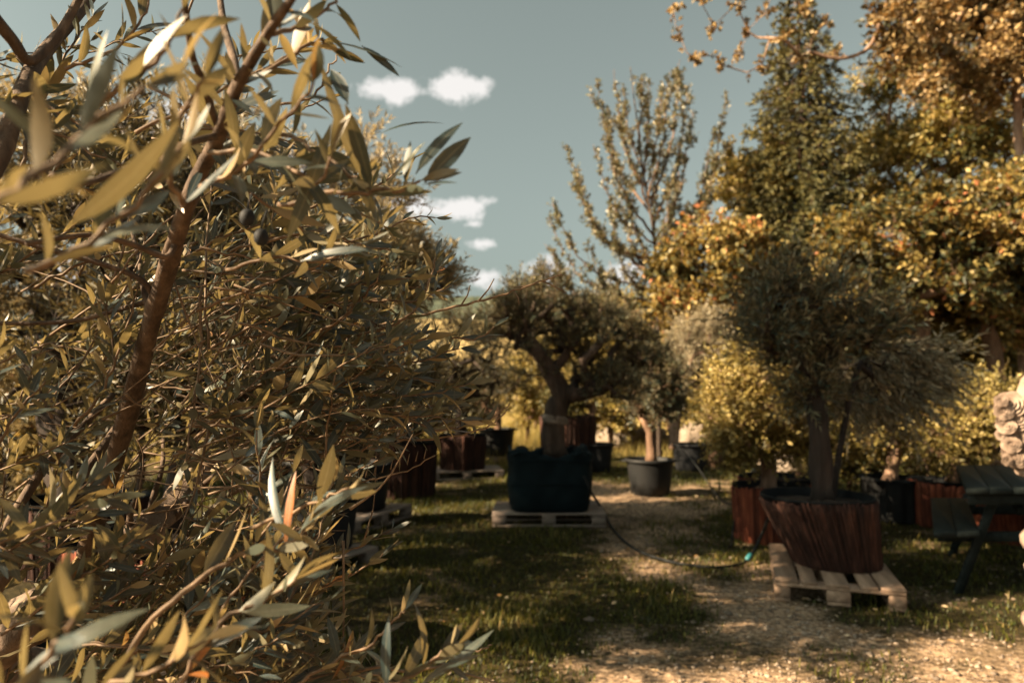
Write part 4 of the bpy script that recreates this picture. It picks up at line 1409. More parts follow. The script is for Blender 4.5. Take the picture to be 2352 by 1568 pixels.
# copper tree overhead right
bgtree('copper leaved tree reaching out of the frame at the top right', 2345, [(2345, 600, 12.5), (2340, 330, 12.5), (2330, 120, 12.5), (2310, -60, 12.5)], 12.5,
       [ellpx(2230, 130, 12.5, 110, 120, 1.0, 1), ellpx(2290, -40, 12.5, 120, 110, 1, .8), ellpx(2400, 100, 12.5, 110, 160, 1., .7), ellpx(2200, 20, 12.5, 80, 80, .8, .5), ellpx(2090, 60, 11.2, 90, 100, .5, .35)], 420, 'brown_leaf', 85, .12, .075, r_tr=.08, bark='bark_pink', clumps=20, k=9, inner=.5, cs=.15)
# golden thicket in front, right
bgtree('wide golden bush tree with orange tips filling the right background', 2120, [(2115, 800, 11.5), (2110, 720, 11.5)], 11.5,
       [ellpx(2050, 590, 11.5, 170, 110, 1.0, 1.1), ellpx(2220, 520, 11.5, 150, 100, 1.0, .9), ellpx(1960, 640, 11.5, 110, 90, .9, .6), ellpx(2130, 690, 11.5, 150, 90, .9, .8)], 480, 'autumn', 86, .13, .075, r_tr=.15, clumps=17, k=9, inner=.5, cs=.14)
bgtree('dark trunked tree with orange tips standing at the far right', 2290, [(2283, 820, 12.0), (2262, 740, 12.0), (2280, 640, 12.0)], 12.0,
       [ellpx(2290, 560, 12, 130, 130, 1.0, 1), ellpx(2230, 700, 12, 110, 70, .8, .4), ellpx(2340, 690, 12, 90, 80, .8, .5), ellpx(2330, 470, 12, 90, 60, .8, .4)], 340, 'autumn', 87, .13, .075, r_tr=.13, clumps=15, k=9, inner=.5, cs=.14)
# branch with tufts entering from the top
r = np.random.default_rng(88)
d = 11.5
tp = np.array([P(x_, y_, d + r.normal() * .3) for x_, y_ in [(1548, 20), (1565, 90), (1600, 135), (1640, 60), (1690, 10), (1720, 75), (1660, 150), (1610, 5), (1760, 30), (1800, 90), (1850, 20), (1900, 50), (1840, 130), (1750, 150), (1700, 120), (1580, -30), (1780, -40), (1930, 120)]])
tree('overhanging_tree', 'sparse branch with tufts of coppery leaves reaching in at the top', 'tree',
     smooth_path([(P(2560, 900, d)[0], d, 0), P(2540, 400, d), P(2460, 0, d), P(2300, -200, d), P(2120, -130, d), P(2060, -40, d), P(2025, 40, d), P(1995, 110, d), P(1930, 135, d), P(1860, 120, d)], 30), tp, np.full(len(tp), .5), .03, M['brown_leaf'], M['bark_pink'], 88, 'trees at the edge of the nursery',
     step=.25, r_tip=.004, twigs=6, tl=.16, k=10, ll=.085, lw=.06, spur=1, spur_r=.014, spur_l=.12, spur_k=6, up=.1, wig=.3, twdir=(0, 0, -.2), spread=1.0)

# row of shrubs and small trees closing the view behind the pots
for q, (px, py, d, rx, ry, rd, mt, lab) in enumerate([
        (1330, 790, 19, 70, 95, 1.0, 'green_gold', 'golden shrub behind the bag olive, below the airy tree'),
        (1430, 800, 18, 80, 110, 1.0, 'gold', 'yellow shrub below the airy tree, right of the bag olive crown'),
        (1530, 770, 17.5, 70, 100, 1.0, 'green_gold', 'green gold shrub left of the silvery olive'),
        (1640, 830, 17, 80, 90, 1.0, 'autumn', 'orange shrub behind the silvery olive'),
        (1230, 830, 24, 70, 50, 1.0, 'green_gold', 'far low shrub left of the bag olive trunk'),
        (1760, 780, 14.5, 95, 130, .9, 'ivy', 'dark shrub below the spruce'),
        (1900, 800, 13.5, 90, 130, .9, 'ivy', 'dark shrub behind the pallet olive crown'),
        (2020, 800, 13.5, 95, 80, .8, 'green_gold', 'low green gold shrub under the wide golden bush tree'),
        (1880, 640, 15.3, 60, 90, .8, 'autumn', 'amber shrub tree in front of the spruce foot'),
        (2150, 850, 16, 120, 50, .9, 'ivy', 'dark hedge shrub behind the round yellow tree'),
        (2320, 850, 17, 90, 40, .9, 'ivy', 'dark hedge shrub at the far right behind the trunks'),
        (1050, 930, 15.5, 95, 75, .9, 'ivy', 'dark shrub standing in for shade behind the far black pots left of the bag'),  # this and the next shrub are added, dark leaves where only shade lies
        (900, 930, 13.0, 100, 90, .9, 'ivy', 'dark shrub standing in for shade behind the shaded planters'),
        (1210, 900, 19, 65, 75, .9, 'gold', 'yellow shrub glimpsed left of the bag trunk'),
        (1400, 930, 16, 70, 55, .7, 'green_gold', 'low golden shrub behind the thin trunk pot'),
        (1500, 900, 15.5, 70, 60, .7, 'green_gold', 'golden shrub behind the sun striped pot'),
        (1690, 960, 13.5, 70, 70, .7, 'green_gold', 'leafy shrub behind the grey boulder'),
        (2240, 800, 14.5, 90, 70, .8, 'green_gold', 'shrub closing the gap between the far right trunks'),
        (20, 1000, 9.0, 170, 190, 1.2, 'autumn', 'orange dotted shrub behind the old leaning olive trunk'),
        (330, 880, 11.0, 160, 170, 1.2, 'ivy', 'shaded shrub right of the old leaning olive trunk'),  # deep leaf colour on this and the next shrub stands in for shade
        (640, 850, 11.8, 170, 190, 1.2, 'ivy', 'shrub behind the foreground foliage, left of the shaded olives')]):
    tp, tn = crown(100 + q, [ellpx(px, py, d, rx, ry, rd, 1)], 230 if rx > 75 else 180, clumps=14)
    bp = P(px, py, d)
    hh = max(.4, bp[2])
    tree('shrub', lab, 'shrub', np.array([(bp[0], d, 0), (bp[0] + .03, d, hh * .25), (bp[0], d, hh * .5)]), tp, tn, .06, M[mt], M['bark_tree'], 100 + q, 'shrubs at the edge of the nursery',
         twigs=5, k=12, ll=.09, lw=.05, tl=.34, step=.25)
# trunks right


# ------------------------------------------------------------------ the foreground olive
r = np.random.default_rng(200)
FB = np.array((-1.12, 1.98, .58))
fo_root = thing('olive_tree', 'nearest olive whose blurred and sharp leaves fill the left of the picture', 'tree', FB, 0, 'olive trees in planters')
limbs, stems, twg = MB(), MB(), MB()
LP, LD, LN, LL, LW = [], [], [], [], []
T_ST = np.array([0, .07, .2, .38, .58, .76, .9, 1.0])
W_ST = np.array([.10, .16, .66, .97, 1.0, .74, .36, .03])


def add_leaf(p, dr, nrm, L, Wd):
    LP.append(p)
    LD.append(dr)
    LN.append(nrm)
    LL.append(L)
    LW.append(Wd)


def leafy(pts, ll=.055, sp=.024, t0=.15, t1=1.0, ang=.72, lw=.22, miss=.12, roll=None):
    """opposite leaf pairs along a polyline, each pair turned by a right angle"""
    pts = np.asarray(pts)
    seg = np.linalg.norm(np.diff(pts, axis=0), axis=1)
    cum = np.concatenate([[0], np.cumsum(seg)])
    L = cum[-1]
    s_ = L * t0
    ph = r.uniform(0, PI) if roll is None else roll
    while s_ < L * t1:
        i = min(np.searchsorted(cum, s_, 'right') - 1, len(seg) - 1)
        f = (s_ - cum[i]) / max(seg[i], 1e-6)
        p = pts[i] * (1 - f) + pts[i + 1] * f
        ax = unit(pts[i + 1] - pts[i])
        u = unit(np.cross(ax, (0.02, 0.01, 1.0)))
        v = np.cross(u, ax)
        young = .55 + .45 * min(1.0, (L - s_) / (.25 * L + 1e-6))
        for sg in (0, PI):
            if r.random() < miss:
                continue
            a = ph + sg + r.normal() * .25
            side = math.cos(a) * u + math.sin(a) * v
            an = np.clip(r.normal(ang, .22), .2, 1.5)
            dr = unit(ax * math.cos(an) + side * math.sin(an) + np.array((0, 0, .18)))
            nm = ax - dr * np.dot(ax, dr) + r.normal(size=3) * .22 + np.array((0, 0, .15))
            nm = unit(nm - dr * np.dot(nm, dr))
            l_ = ll * r.uniform(.7, 1.18) * young
            add_leaf(p, dr, nm, l_, l_ * lw * r.uniform(.8, 1.2))
        ph += PI / 2 + r.normal() * .15
        s_ += sp * r.uniform(.75, 1.3)
    # end leaves
    if t1 >= .99:
        ax = unit(pts[-1] - pts[-2])
        for q in range(2):
            dr = unit(ax + rperp(ax[None], r)[0] * .3)
            nm = rperp(dr[None], r)[0]
            add_leaf(pts[-1], dr, nm, ll * .7, ll * .7 * lw)


def stem(path, r0, r1, mb=None, n=None, sides=8, knob=.06):
    pts = px_path(path, n or len(path) * 5)
    rr = np.linspace(r0, r1, len(pts))
    (mb or stems).tube(pts, rr, sides, knob=knob, seed=r.uniform(0, 6))
    return pts


def shoot(path, r0=.0028, **kw):
    pts = px_path(path, len(path) * 4)
    pts[1:-1] += r.normal(size=(len(pts) - 2, 3)) * .0015
    twg.tube(pts, np.linspace(r0, r0 * .45, len(pts)), 6)
    leafy(pts, **kw)
    return pts


# thick limbs out of the planter
base3 = [FB + (0, 0, -.05)]
trk = smooth_path([FB + (-.02, 0, -.08), FB + (-.03, -.1, .08), P(-60, 1520, 1.55), P(20, 1470, 1.42), P(75, 1415, 1.40), P(150, 1370, 1.44), P(230, 1310, 1.52), P(300, 1250, 1.58), P(350, 1200, 1.63), P(400, 1160, 1.70), P(450, 1090, 1.8), P(520, 1040, 1.95)], 44)
rr = np.interp(np.linspace(0, 1, 44), [0, .2, .45, .7, .9, 1], [.055, .050, .047, .040, .028, .014])
kn = np.zeros(44)
limbs.tube(trk, rr * (1 + .10 * np.sin(np.arange(44) * .9) + .06 * np.sin(np.arange(44) * 2.3)), 18, knob=.14, seed=3)
for (px, py, d, q) in ((70, 1400, 1.36, .026), (285, 1240, 1.55, .024), (160, 1395, 1.41, .02)):
    c0 = P(px, py, d)
    limbs.lathe([(0, -q), (q * .8, -q * .6), (q, 0), (q * .75, q * .6), (q * .3, q * .75), (0, q * .6)], 12, c=c0, wob=.2, seed=px)
# the upright main stem
ms = [(215, 1345, 1.49), (200, 1300, 1.44), (208, 1235, 1.40), (262, 1060, 1.28), (320, 850, 1.16), (365, 680, 1.05), (405, 550, .95), (450, 420, .86), (503, 310, .78), (545, 200, .71), (610, 85, .65), (690, -30, .60)]
pts = px_path(ms, 60)
rr = np.interp(np.linspace(0, 1, 60), [0, .1, .3, .5, .62, .75, 1], [.022, .0205, .0165, .013, .0105, .0075, .0035])
stems.tube(pts, rr * (1 + .03 * np.sin(np.arange(60) * .7) + .025 * r.normal(size=60)), 14, knob=.10, seed=1)
main_pts = pts
leafy(pts[38:], ll=.060, sp=.022, t0=0.0, ang=.9, miss=.25)
# other stems
stem([(-40, 1400, 1.3), (20, 1310, 1.32), (100, 1200, 1.38), (190, 1090, 1.46), (270, 980, 1.55), (330, 900, 1.62)], .013, .008)
stem([(-30, 1310, 1.24), (30, 1190, 1.26), (90, 1090, 1.30), (170, 1000, 1.36), (260, 905, 1.45)], .011, .006)
stem([(300, 1240, 1.58), (300, 1180, 1.56), (318, 1130, 1.56), (322, 1070, 1.6)], .009, .005)
stem([(345, 1215, 1.62), (350, 1150, 1.6), (372, 1075, 1.62), (375, 1010, 1.7)], .009, .004)
stem([(400, 1190, 1.66), (470, 1110, 1.66), (560, 1050, 1.6), (700, 960, 1.5), (860, 900, 1.4)], .008, .003)
stem([(430, 1230, 1.6), (520, 1140, 1.62), (640, 1090, 1.62), (800, 1010, 1.55)], .007, .003)
stem([(340, 1300, 1.5), (450, 1300, 1.5), (560, 1285, 1.52), (680, 1270, 1.55)], .008, .005)
stem([(-40, 420, .80), (10, 330, .84), (60, 190, .92), (110, 110, 1.02), (190, 20, 1.15), (240, -60, 1.2)], .013, .008)
stem([(-30, 20, .86), (30, 95, .9), (70, 140, .93), (130, 85, .97), (180, 0, 1.0), (200, -60, 1.0)], .0085, .005)
stem([(545, 200, .71), (535, 130, .78), (515, 60, .84), (500, -40, .9)], .006, .004)
stem([(503, 310, .78), (470, 200, .74), (440, 120, .7), (420, -40, .64)], .005, .003)
stem([(360, 690, 1.05), (320, 640, 1.03), (230, 605, 1.02), (120, 575, 1.0), (0, 540, .98), (-60, 520, .97)], .005, .0035)
stem([(345, 720, 1.08), (330, 660, 1.1), (320, 600, 1.14), (300, 520, 1.2)], .006, .003)
stem([(-40, 742, 1.16), (80, 742, 1.16), (180, 735, 1.15), (270, 712, 1.13), (345, 690, 1.08)], .0036, .0045)
stem([(405, 555, .95), (380, 590, .93), (300, 560, .90), (200, 540, .86), (60, 560, .8)], .0045, .003)
stem([(503, 310, .78), (430, 330, .72), (330, 370, .66), (200, 420, .6), (120, 400, .56)], .004, .0025)

# key shoots that draw the outline
SH = [
    ([(700, 890, 1.25), (850, 850, 1.25), (960, 830, 1.25), (1055, 800, 1.25)], dict(t0=.1, ll=.062, sp=.019, miss=.05), .0028),
    ([(720, 700, 1.3), (850, 690, 1.3), (950, 690, 1.3), (1035, 655, 1.3)], dict(t0=.1, ll=.062, sp=.019, miss=.05), .0028),
    ([(780, 905, 1.2), (900, 908, 1.2), (1000, 900, 1.2), (1080, 880, 1.2)], dict(t0=.1, ll=.062, sp=.02, miss=.05), .0028),
    ([(640, 1010, 1.25), (780, 965, 1.25), (900, 935, 1.25), (1015, 930, 1.25)], dict(t0=.1, ll=.062, sp=.019, miss=.05), .0028),
    ([(820, 640, 1.35), (900, 640, 1.35), (960, 660, 1.35), (1012, 612, 1.35)], dict(t0=.1, ll=.062, sp=.019, miss=.05), .0026),
    ([(560, 900, 1.2), (680, 850, 1.2), (800, 800, 1.2), (900, 760, 1.2)], dict(t0=.1, ll=.064, sp=.02, miss=.05), .003),
    ([(480, 800, 1.15), (600, 740, 1.15), (720, 690, 1.15), (820, 650, 1.15)], dict(t0=.1, ll=.064, sp=.02, miss=.05), .003),
    ([(450, 980, 1.2), (600, 930, 1.2), (730, 905, 1.2), (840, 880, 1.2)], dict(t0=.1, ll=.064, sp=.02, miss=.05), .003),
    ([(120, 960, 1.1), (90, 900, 1.1), (70, 840, 1.1)], dict(t0=.1, ll=.06, sp=.018, miss=.05), .0024),
    ([(260, 840, 1.1), (255, 760, 1.1), (240, 700, 1.1)], dict(t0=.1, ll=.06, sp=.02, miss=.05), .0024),
    # bare long twig to the right at the skyline
    ([(700, 800, 1.25), (850, 752, 1.25), (1000, 716, 1.25), (1100, 690, 1.25), (1180, 668, 1.25), (1245, 645, 1.25), (1292, 630, 1.25)], dict(t0=.05, t1=.33, ll=.055), .0032),
    ([(820, 770, 1.2), (930, 730, 1.2), (985, 650, 1.2), (1002, 590, 1.2)], dict(t0=.3, ll=.055), .0028),
    ([(760, 840, 1.2), (900, 800, 1.2), (1010, 770, 1.2), (1090, 778, 1.2), (1135, 750, 1.2)], dict(t0=.1, ll=.055), .0028),
    ([(700, 950, 1.2), (860, 935, 1.2), (1000, 985, 1.2), (1080, 972, 1.2), (1140, 955, 1.2), (1172, 925, 1.2)], dict(t0=.2, t1=.86, ll=.06, miss=.1), .0026),
    ([(800, 985, 1.25), (930, 1010, 1.25), (1050, 1000, 1.22), (1130, 975, 1.2), (1165, 940, 1.2)], dict(t0=.1, t1=.25), .0024),
    ([(640, 1100, 1.2), (760, 1122, 1.2), (860, 1098, 1.2), (940, 1078, 1.2), (1000, 1045, 1.2)], dict(t0=.1, t1=.45, ll=.05), .0024),
    ([(620, 1060, 1.2), (720, 1050, 1.2), (820, 1020, 1.2), (900, 1005, 1.2), (960, 985, 1.2)], dict(t0=.2, ll=.055), .0024),
    ([(600, 1260, 1.15), (720, 1275, 1.15), (800, 1265, 1.15), (860, 1235, 1.15), (900, 1215, 1.15)], dict(t0=.3, ll=.05), .0024),
    ([(640, 1400, 1.1), (740, 1350, 1.1), (830, 1310, 1.1), (880, 1270, 1.1)], dict(t0=.2, ll=.05), .0024),
    ([(640, 1600, .95), (760, 1520, .95), (850, 1480, .92), (900, 1425, .92), (930, 1400, .92)], dict(t0=.2, ll=.055), .003),
    ([(760, 1640, .80), (860, 1580, .78), (960, 1545, .78), (1010, 1500, .78), (1050, 1480, .78)], dict(t0=.3, ll=.056), .003),
    ([(700, 1560, 1.0), (860, 1535, 1.0), (960, 1540, 1.0), (1060, 1510, 1.0), (1100, 1490, 1.0), (1130, 1480, 1.0)], dict(t0=.1, t1=.3), .0026),
    ([(1010, 1522, 1.0), (1070, 1545, 1.0), (1130, 1565, 1.0), (1180, 1585, 1.0)], dict(t0=.1, t1=.15), .0022),
    # blurred twig from the bottom left to the cluster with the brown leaf
    ([(240, 1600, .72), (322, 1460, .72), (422, 1358, .72), (526, 1288, .74), (607, 1266, .75), (662, 1246, .76), (700, 1215, .76)], dict(t0=.55, t1=1, ll=.062, sp=.03), .0036),
    ([(380, 1620, .7), (440, 1520, .7), (520, 1420, .7), (610, 1375, .7), (680, 1330, .7)], dict(t0=.2, ll=.064, sp=.026), .003),
    ([(-20, 1640, .50), (60, 1560, .48), (130, 1480, .47), (170, 1420, .46)], dict(t0=.1, ll=.06, sp=.018), .003),
    ([(150, 1640, .60), (260, 1570, .60), (380, 1530, .60), (470, 1470, .60)], dict(t0=.1, ll=.06, sp=.02), .003),
    # top right clusters against the sky
    ([(640, 470, .76), (760, 445, .72), (860, 440, .70), (930, 430, .69), (965, 415, .69)], dict(t0=.45, ll=.062, sp=.022, miss=.05), .003),
    ([(620, 300, .76), (700, 330, .74), (790, 390, .72), (850, 440, .70)], dict(t0=.2, ll=.062, sp=.026), .0028),
    ([(560, 190, .71), (640, 150, .72), (700, 110, .74), (735, 95, .76), (760, 110, .78)], dict(t0=.25, ll=.06, sp=.026), .0028),
    ([(620, 80, .65), (690, 60, .68), (750, 20, .7), (790, -20, .72)], dict(t0=.1, ll=.058, sp=.022), .0028),
    ([(640, 240, .9), (720, 220, .9), (760, 150, .9), (778, 125, .9)], dict(t0=.3, t1=.55, ll=.05), .002),
    ([(600, 560, 1.0), (720, 530, 1.0), (820, 560, 1.0), (900, 575, 1.0)], dict(t0=.2, ll=.058), .0026),
    ([(520, 620, .9), (620, 590, .86), (740, 600, .84), (830, 560, .82)], dict(t0=.3, ll=.06), .0026),
    ([(700, 480, 1.2), (800, 450, 1.2), (880, 420, 1.2), (940, 370, 1.2)], dict(t0=.2, ll=.055), .0026),
    ([(760, 560, 1.3), (860, 540, 1.3), (940, 500, 1.3), (1000, 500, 1.3)], dict(t0=.2, ll=.05), .0026),
    # near blurred ones, upper left
    ([(-60, 520, .34), (60, 420, .36), (200, 300, .4), (330, 200, .42)], dict(t0=.1, ll=.055, sp=.03), .0028),
    ([(60, 620, .5), (200, 560, .5), (330, 450, .5), (420, 330, .5)], dict(t0=.1, ll=.055, sp=.026), .0028),
    ([(200, 260, .55), (300, 180, .55), (380, 110, .55), (420, 20, .55)], dict(t0=.0, ll=.06, sp=.03), .0028),
    ([(420, 470, .6), (380, 380, .56), (420, 260, .54), (470, 180, .52)], dict(t0=.0, ll=.06, sp=.028), .0028),
    ([(460, 430, .7), (560, 380, .66), (650, 280, .62), (720, 190, .58)], dict(t0=.15, ll=.06, sp=.026), .0028),
    ([(480, 350, .74), (600, 350, .70), (720, 420, .66), (760, 360, .64)], dict(t0=.2, ll=.062, sp=.028), .0028),
    ([(150, 160, .9), (250, 120, .9), (330, 40, .9), (350, -40, .9)], dict(t0=.1, ll=.058), .0026),
    ([(60, 190, .92), (120, 250, .9), (200, 300, .9), (260, 380, .9)], dict(t0=.1, ll=.058), .0026),
]
for path, kw, r0 in SH:
    shoot(path, r0, **kw)
for (a_, b_) in (((1100, 690), (1135, 640)), ((1180, 668), (1192, 700)), ((1245, 645), (1300, 672)), ((1060, 700), (1080, 655)), ((1215, 655), (1180, 660))):
    twg.tube([P(*a_, 1.25), P((a_[0] + b_[0]) / 2 + 4, (a_[1] + b_[1]) / 2, 1.25), P(*b_, 1.25)], [.0018, .0014, .001], 5)
for q in range(9):
    f_ = .25 + q * .08
    a_ = P(760 + 240 * f_, 1122 - 77 * f_, 1.2)
    twg.tube([a_, a_ + (.004, 0, .018)], [.0011, .0006], 4)


# fill shoots: many slender shoots, their right ends held inside the outline of the tree
def edge_px(py):
    return np.interp(py, [-100, 60, 150, 260, 330, 480, 600, 700, 800, 900, 960, 1020, 1080, 1150, 1230, 1300, 1400, 1500, 1620], [760, 770, 760, 800, 840, 900, 960, 1010, 1080, 1080, 1100, 980, 850, 830, 830, 800, 800, 900, 960])


stem_px = np.array([(q[0], q[1], q[2]) for q in ms[:8]])
stem_px = np.stack([np.interp(np.linspace(0, 7, 60), np.arange(8), stem_px[:, k]) for k in range(3)], -1)
limb_px = np.array([(20, 1470, 1.42), (75, 1415, 1.40), (150, 1370, 1.44), (230, 1310, 1.52), (300, 1250, 1.58), (350, 1200, 1.63), (400, 1160, 1.70)])


def blocks(x0, y0, x1, y1, d):
    for t_ in np.linspace(0, 1, 6):
        x_, y_ = x0 + (x1 - x0) * t_, y0 + (y1 - y0) * t_
        for arr, tol in ((stem_px, 62), (limb_px, 70)):
            dd = np.hypot(arr[:, 0] - x_, arr[:, 1] - y_)
            k = int(np.argmin(dd))
            if dd[k] < tol and d < arr[k, 2] + .06:
                return True
    return False


nfill = 0
while nfill < 225:
    u_ = r.random()
    if u_ < .62:        # the sharp mass in the middle and right
        x0, y0, d0 = r.uniform(250, 900), r.uniform(560, 1130), r.uniform(1.0, 1.75)
    elif u_ < .80:      # lower
        x0, y0, d0 = r.uniform(60, 800), r.uniform(1130, 1600), r.uniform(.85, 1.55)
    elif u_ < .93:       # left side
        x0, y0, d0 = r.uniform(-40, 330), r.uniform(620, 1250), r.uniform(1.0, 1.7)
    else:               # upper
        x0, y0, d0 = r.uniform(-40, 620), r.uniform(-20, 560), r.uniform(.75, 1.5)
    th = r.normal(.32, .55)
    ln = r.uniform(.13, .34) * 1568 / d0
    x1, y1 = x0 + ln * math.cos(th), y0 - ln * math.sin(th)
    if x1 > edge_px(y1) - 25 or x0 > edge_px(y0) - 60:
        continue
    if blocks(x0, y0, x1, y1, d0) and r.random() > .06:
        continue
    bx = r.uniform(-.1, .1) * ln
    d1 = d0 + r.uniform(-.12, .12)
    shoot([(x0, y0, d0), (x0 + .35 * (x1 - x0) + bx * .4, y0 + .35 * (y1 - y0) + bx, (d0 * .65 + d1 * .35)), (x0 + .7 * (x1 - x0) + bx * .3, y0 + .7 * (y1 - y0) + bx * .8, (d0 * .3 + d1 * .7)), (x1, y1, d1)],
          r.uniform(.0016, .003), t0=r.choice([.12, .3, .5]), ll=r.uniform(.046, .066), sp=r.uniform(.018, .027), miss=.15, lw=r.uniform(.19, .26))
    nfill += 1
for q in range(240):     # the left half of the crown, beyond the frame
    d0 = r.uniform(.8, 2.1)
    x0, y0 = r.uniform(-1150, -60), r.uniform(-250, 1350)
    th = r.normal(.6, 1.0)
    ln = r.uniform(.15, .34) * 1568 / d0
    x1, y1 = x0 + ln * math.cos(th), y0 - ln * math.sin(th)
    shoot([(x0, y0, d0), (x0 * .5 + x1 * .5 + 12, y0 * .5 + y1 * .5, d0), (x1, y1, d0 + r.uniform(-.1, .1))], .0026, t0=.05, ll=.062, sp=.022, miss=.1)
ndn = 0
while ndn < 110:        # low drooping and rising shoots over the rim of the planter
    x0, y0, d0 = r.uniform(-30, 720), r.uniform(1270, 1640), r.uniform(.95, 1.5)
    th = r.normal(.55, .6)
    ln = r.uniform(.13, .28) * 1568 / d0
    x1, y1 = x0 + ln * math.cos(th), y0 - ln * math.sin(th)
    if x1 > edge_px(y1) - 25 or (blocks(x0, y0, x1, y1, d0) and r.random() > .2):
        continue
    shoot([(x0, y0, d0), (x0 * .5 + x1 * .5 + 8, y0 * .5 + y1 * .5 + 14, d0), (x1, y1, d0 + r.uniform(-.1, .1))], .0024, t0=.05, ll=r.uniform(.05, .066), sp=.02, miss=.1)
    ndn += 1
nside = 0
while nside < 250:      # shoots added out of view beside the camera, to dapple the crown
    x_, y_, z_ = r.uniform(-2.7, -.45), r.uniform(-.5, 1.25), r.uniform(.9, 3.0)
    dv = unit(r.normal(size=3) * .8 + np.array((-.2, -.2, .5)))
    l_ = r.uniform(.18, .36)
    a_ = np.array((x_, y_, z_))
    b_ = a_ + dv * l_
    if max(a_[0] + .82 * max(a_[1], 0), b_[0] + .82 * max(b_[1], 0)) > -.12 or max(a_[2], b_[2]) > 3.1:
        continue
    pts = smooth_path([a_, a_ * .5 + b_ * .5 + r.normal(size=3) * .012, b_], 7)
    twg.tube(pts, np.linspace(.003, .0014, 7), 5)
    leafy(pts, t0=.0, ll=.062, sp=.022, miss=.1)
    nside += 1
# bare brown twiglets in the dense middle
for q in range(170):
    x0, y0, d0 = r.uniform(200, 900), r.uniform(640, 1330), r.uniform(1.05, 1.8)
    th = r.normal(.3, .7) + (PI if r.random() < .2 else 0)
    ln = r.uniform(.06, .26) * 1568 / d0
    x1, y1 = x0 + ln * math.cos(th), y0 - ln * math.sin(th)
    if x1 > edge_px(y1) - 10:
        continue
    pts = px_path([(x0, y0, d0), ((x0 + x1) / 2 + r.normal() * 10, (y0 + y1) / 2 + r.normal() * 14, d0 + .02), (x1, y1, d0 + r.uniform(-.05, .05))], 6)
    twg.tube(pts, np.linspace(r.uniform(.0014, .0028), .0008, 6), 5)

# single marked leaves of the near clusters
for (a_, b_, w_) in (((975, 420, .69), (1070, 310, .69), .0165), ((955, 400, .69), (1035, 262, .68), .012), ((965, 425, .69), (1046, 412, .66), .009), ((930, 420, .69), (945, 330, .70), .013),
                     ((855, 440, .70), (800, 235, .66), .015), ((850, 440, .70), (700, 160, .62), .014), ((800, 240, .70), (765, 145, .70), .014), ((870, 310, .8), (1000, 237, .8), .006),
                     ((745, 95, .78), (920, 112, .78), .0095), ((830, 105, .79), (922, 168, .79), .0105), ((655, 560, .70), (780, 305, .66), .016), ((690, 600, .74), (830, 550, .70), .011),
                     ((685, 1225, .76), (785, 1080, .74), .019), ((665, 1250, .77), (572, 1060, .80), .013), ((700, 1240, .76), (628, 1215, .72), .018),
                     ((420, 170, .46), (455, 0, .43), .014), ((150, 520, .46), (430, 365, .44), .014), ((1000, 1560, .75), (1130, 1445, .76), .010), ((960, 1580, .74), (1070, 1462, .75), .013), ((890, 1590, .76), (870, 1425, .76), .011)):
    p0, p1 = P(*a_), P(*b_)
    dr = unit(p1 - p0)
    L = np.linalg.norm(p1 - p0)
    nm = unit(np.cross(dr, (0, 1, 0)) * r.normal() * .6 + np.array((-.2, -.8, .5)))
    nm = unit(nm - dr * np.dot(nm, dr))
    add_leaf(p0, dr, nm, L, w_ * 1.05)

LP, LD, LN = np.array(LP), np.array(LD), np.array(LN)
LL, LW = np.array(LL), np.array(LW)


def blades_detail(Pp, D, N, L, Wd, rnd):
    n, ns = len(Pp), len(T_ST)
    Sd = np.cross(D, N)
    bend = r.normal(.13, .2, n)[:, None]
    side = r.normal(0, .10, n)[:, None]
    fold = np.clip(r.normal(.14, .1, n), -.05, .4)[:, None]
    V = np.zeros((n, ns, 3, 3))
    E = np.zeros((n, ns, 3))
    for q, (t_, w_) in enumerate(zip(T_ST, W_ST)):
        c = Pp + D * (L[:, None] * t_) - N * bend * L[:, None] * t_ * t_ + Sd * side * L[:, None] * t_ * t_
        hw = Wd[:, None] * .5 * w_
        tw = r.normal(0, .02, n)[:, None]
        V[:, q, 0] = c + Sd * hw + N * hw * (fold + tw)
        V[:, q, 1] = c
        V[:, q, 2] = c - Sd * hw + N * hw * (fold - tw)
        E[:, q, 0] = E[:, q, 2] = 1
    Q = []
    for q in range(ns - 1):
        a = q * 3
        Q += [(a + 1, a, a + 3, a + 4), (a + 2, a + 1, a + 4, a + 5)]
    b = np.arange(n)[:, None, None] * ns * 3
    return V.reshape(-1, 3), (b + np.array(Q)[None]).reshape(-1, 4), E.ravel(), np.repeat(rnd, ns * 3)


rn = np.clip(r.beta(1.6, 1.9, len(LP)) * .96, 0, .955)
dead = r.random(len(LP)) < .012
rn[dead] = r.uniform(.965, 1, dead.sum())
# the brown, withered leaf
LPb, p1 = P(655, 1262, .77), P(672, 1085, .77)
LP = np.concatenate([LP, [LPb]])
LD = np.concatenate([LD, [unit(p1 - LPb)]])
LN = np.concatenate([LN, [unit(np.array((-.5, -.8, .1)))]])
LN[-1] = unit(LN[-1] - LD[-1] * np.dot(LN[-1], LD[-1]))
LL = np.append(LL, np.linalg.norm(p1 - LPb))
LW = np.append(LW, .013)
rn = np.append(rn, .985)
Vv, Q, E, rv = blades_detail(LP, LD, LN, LL, LW, rn)
mesh('crown', Vv, Q, M['olive_near'], fo_root, {'rnd': rv, 'edge': E}, True, FB)
limbs.build('trunk', M['bark_olive'], fo_root, True, FB)
stems.build('stems', M['bark_stem'], fo_root, True, FB)
twg.build('twigs', M['twig'], fo_root, True, FB)
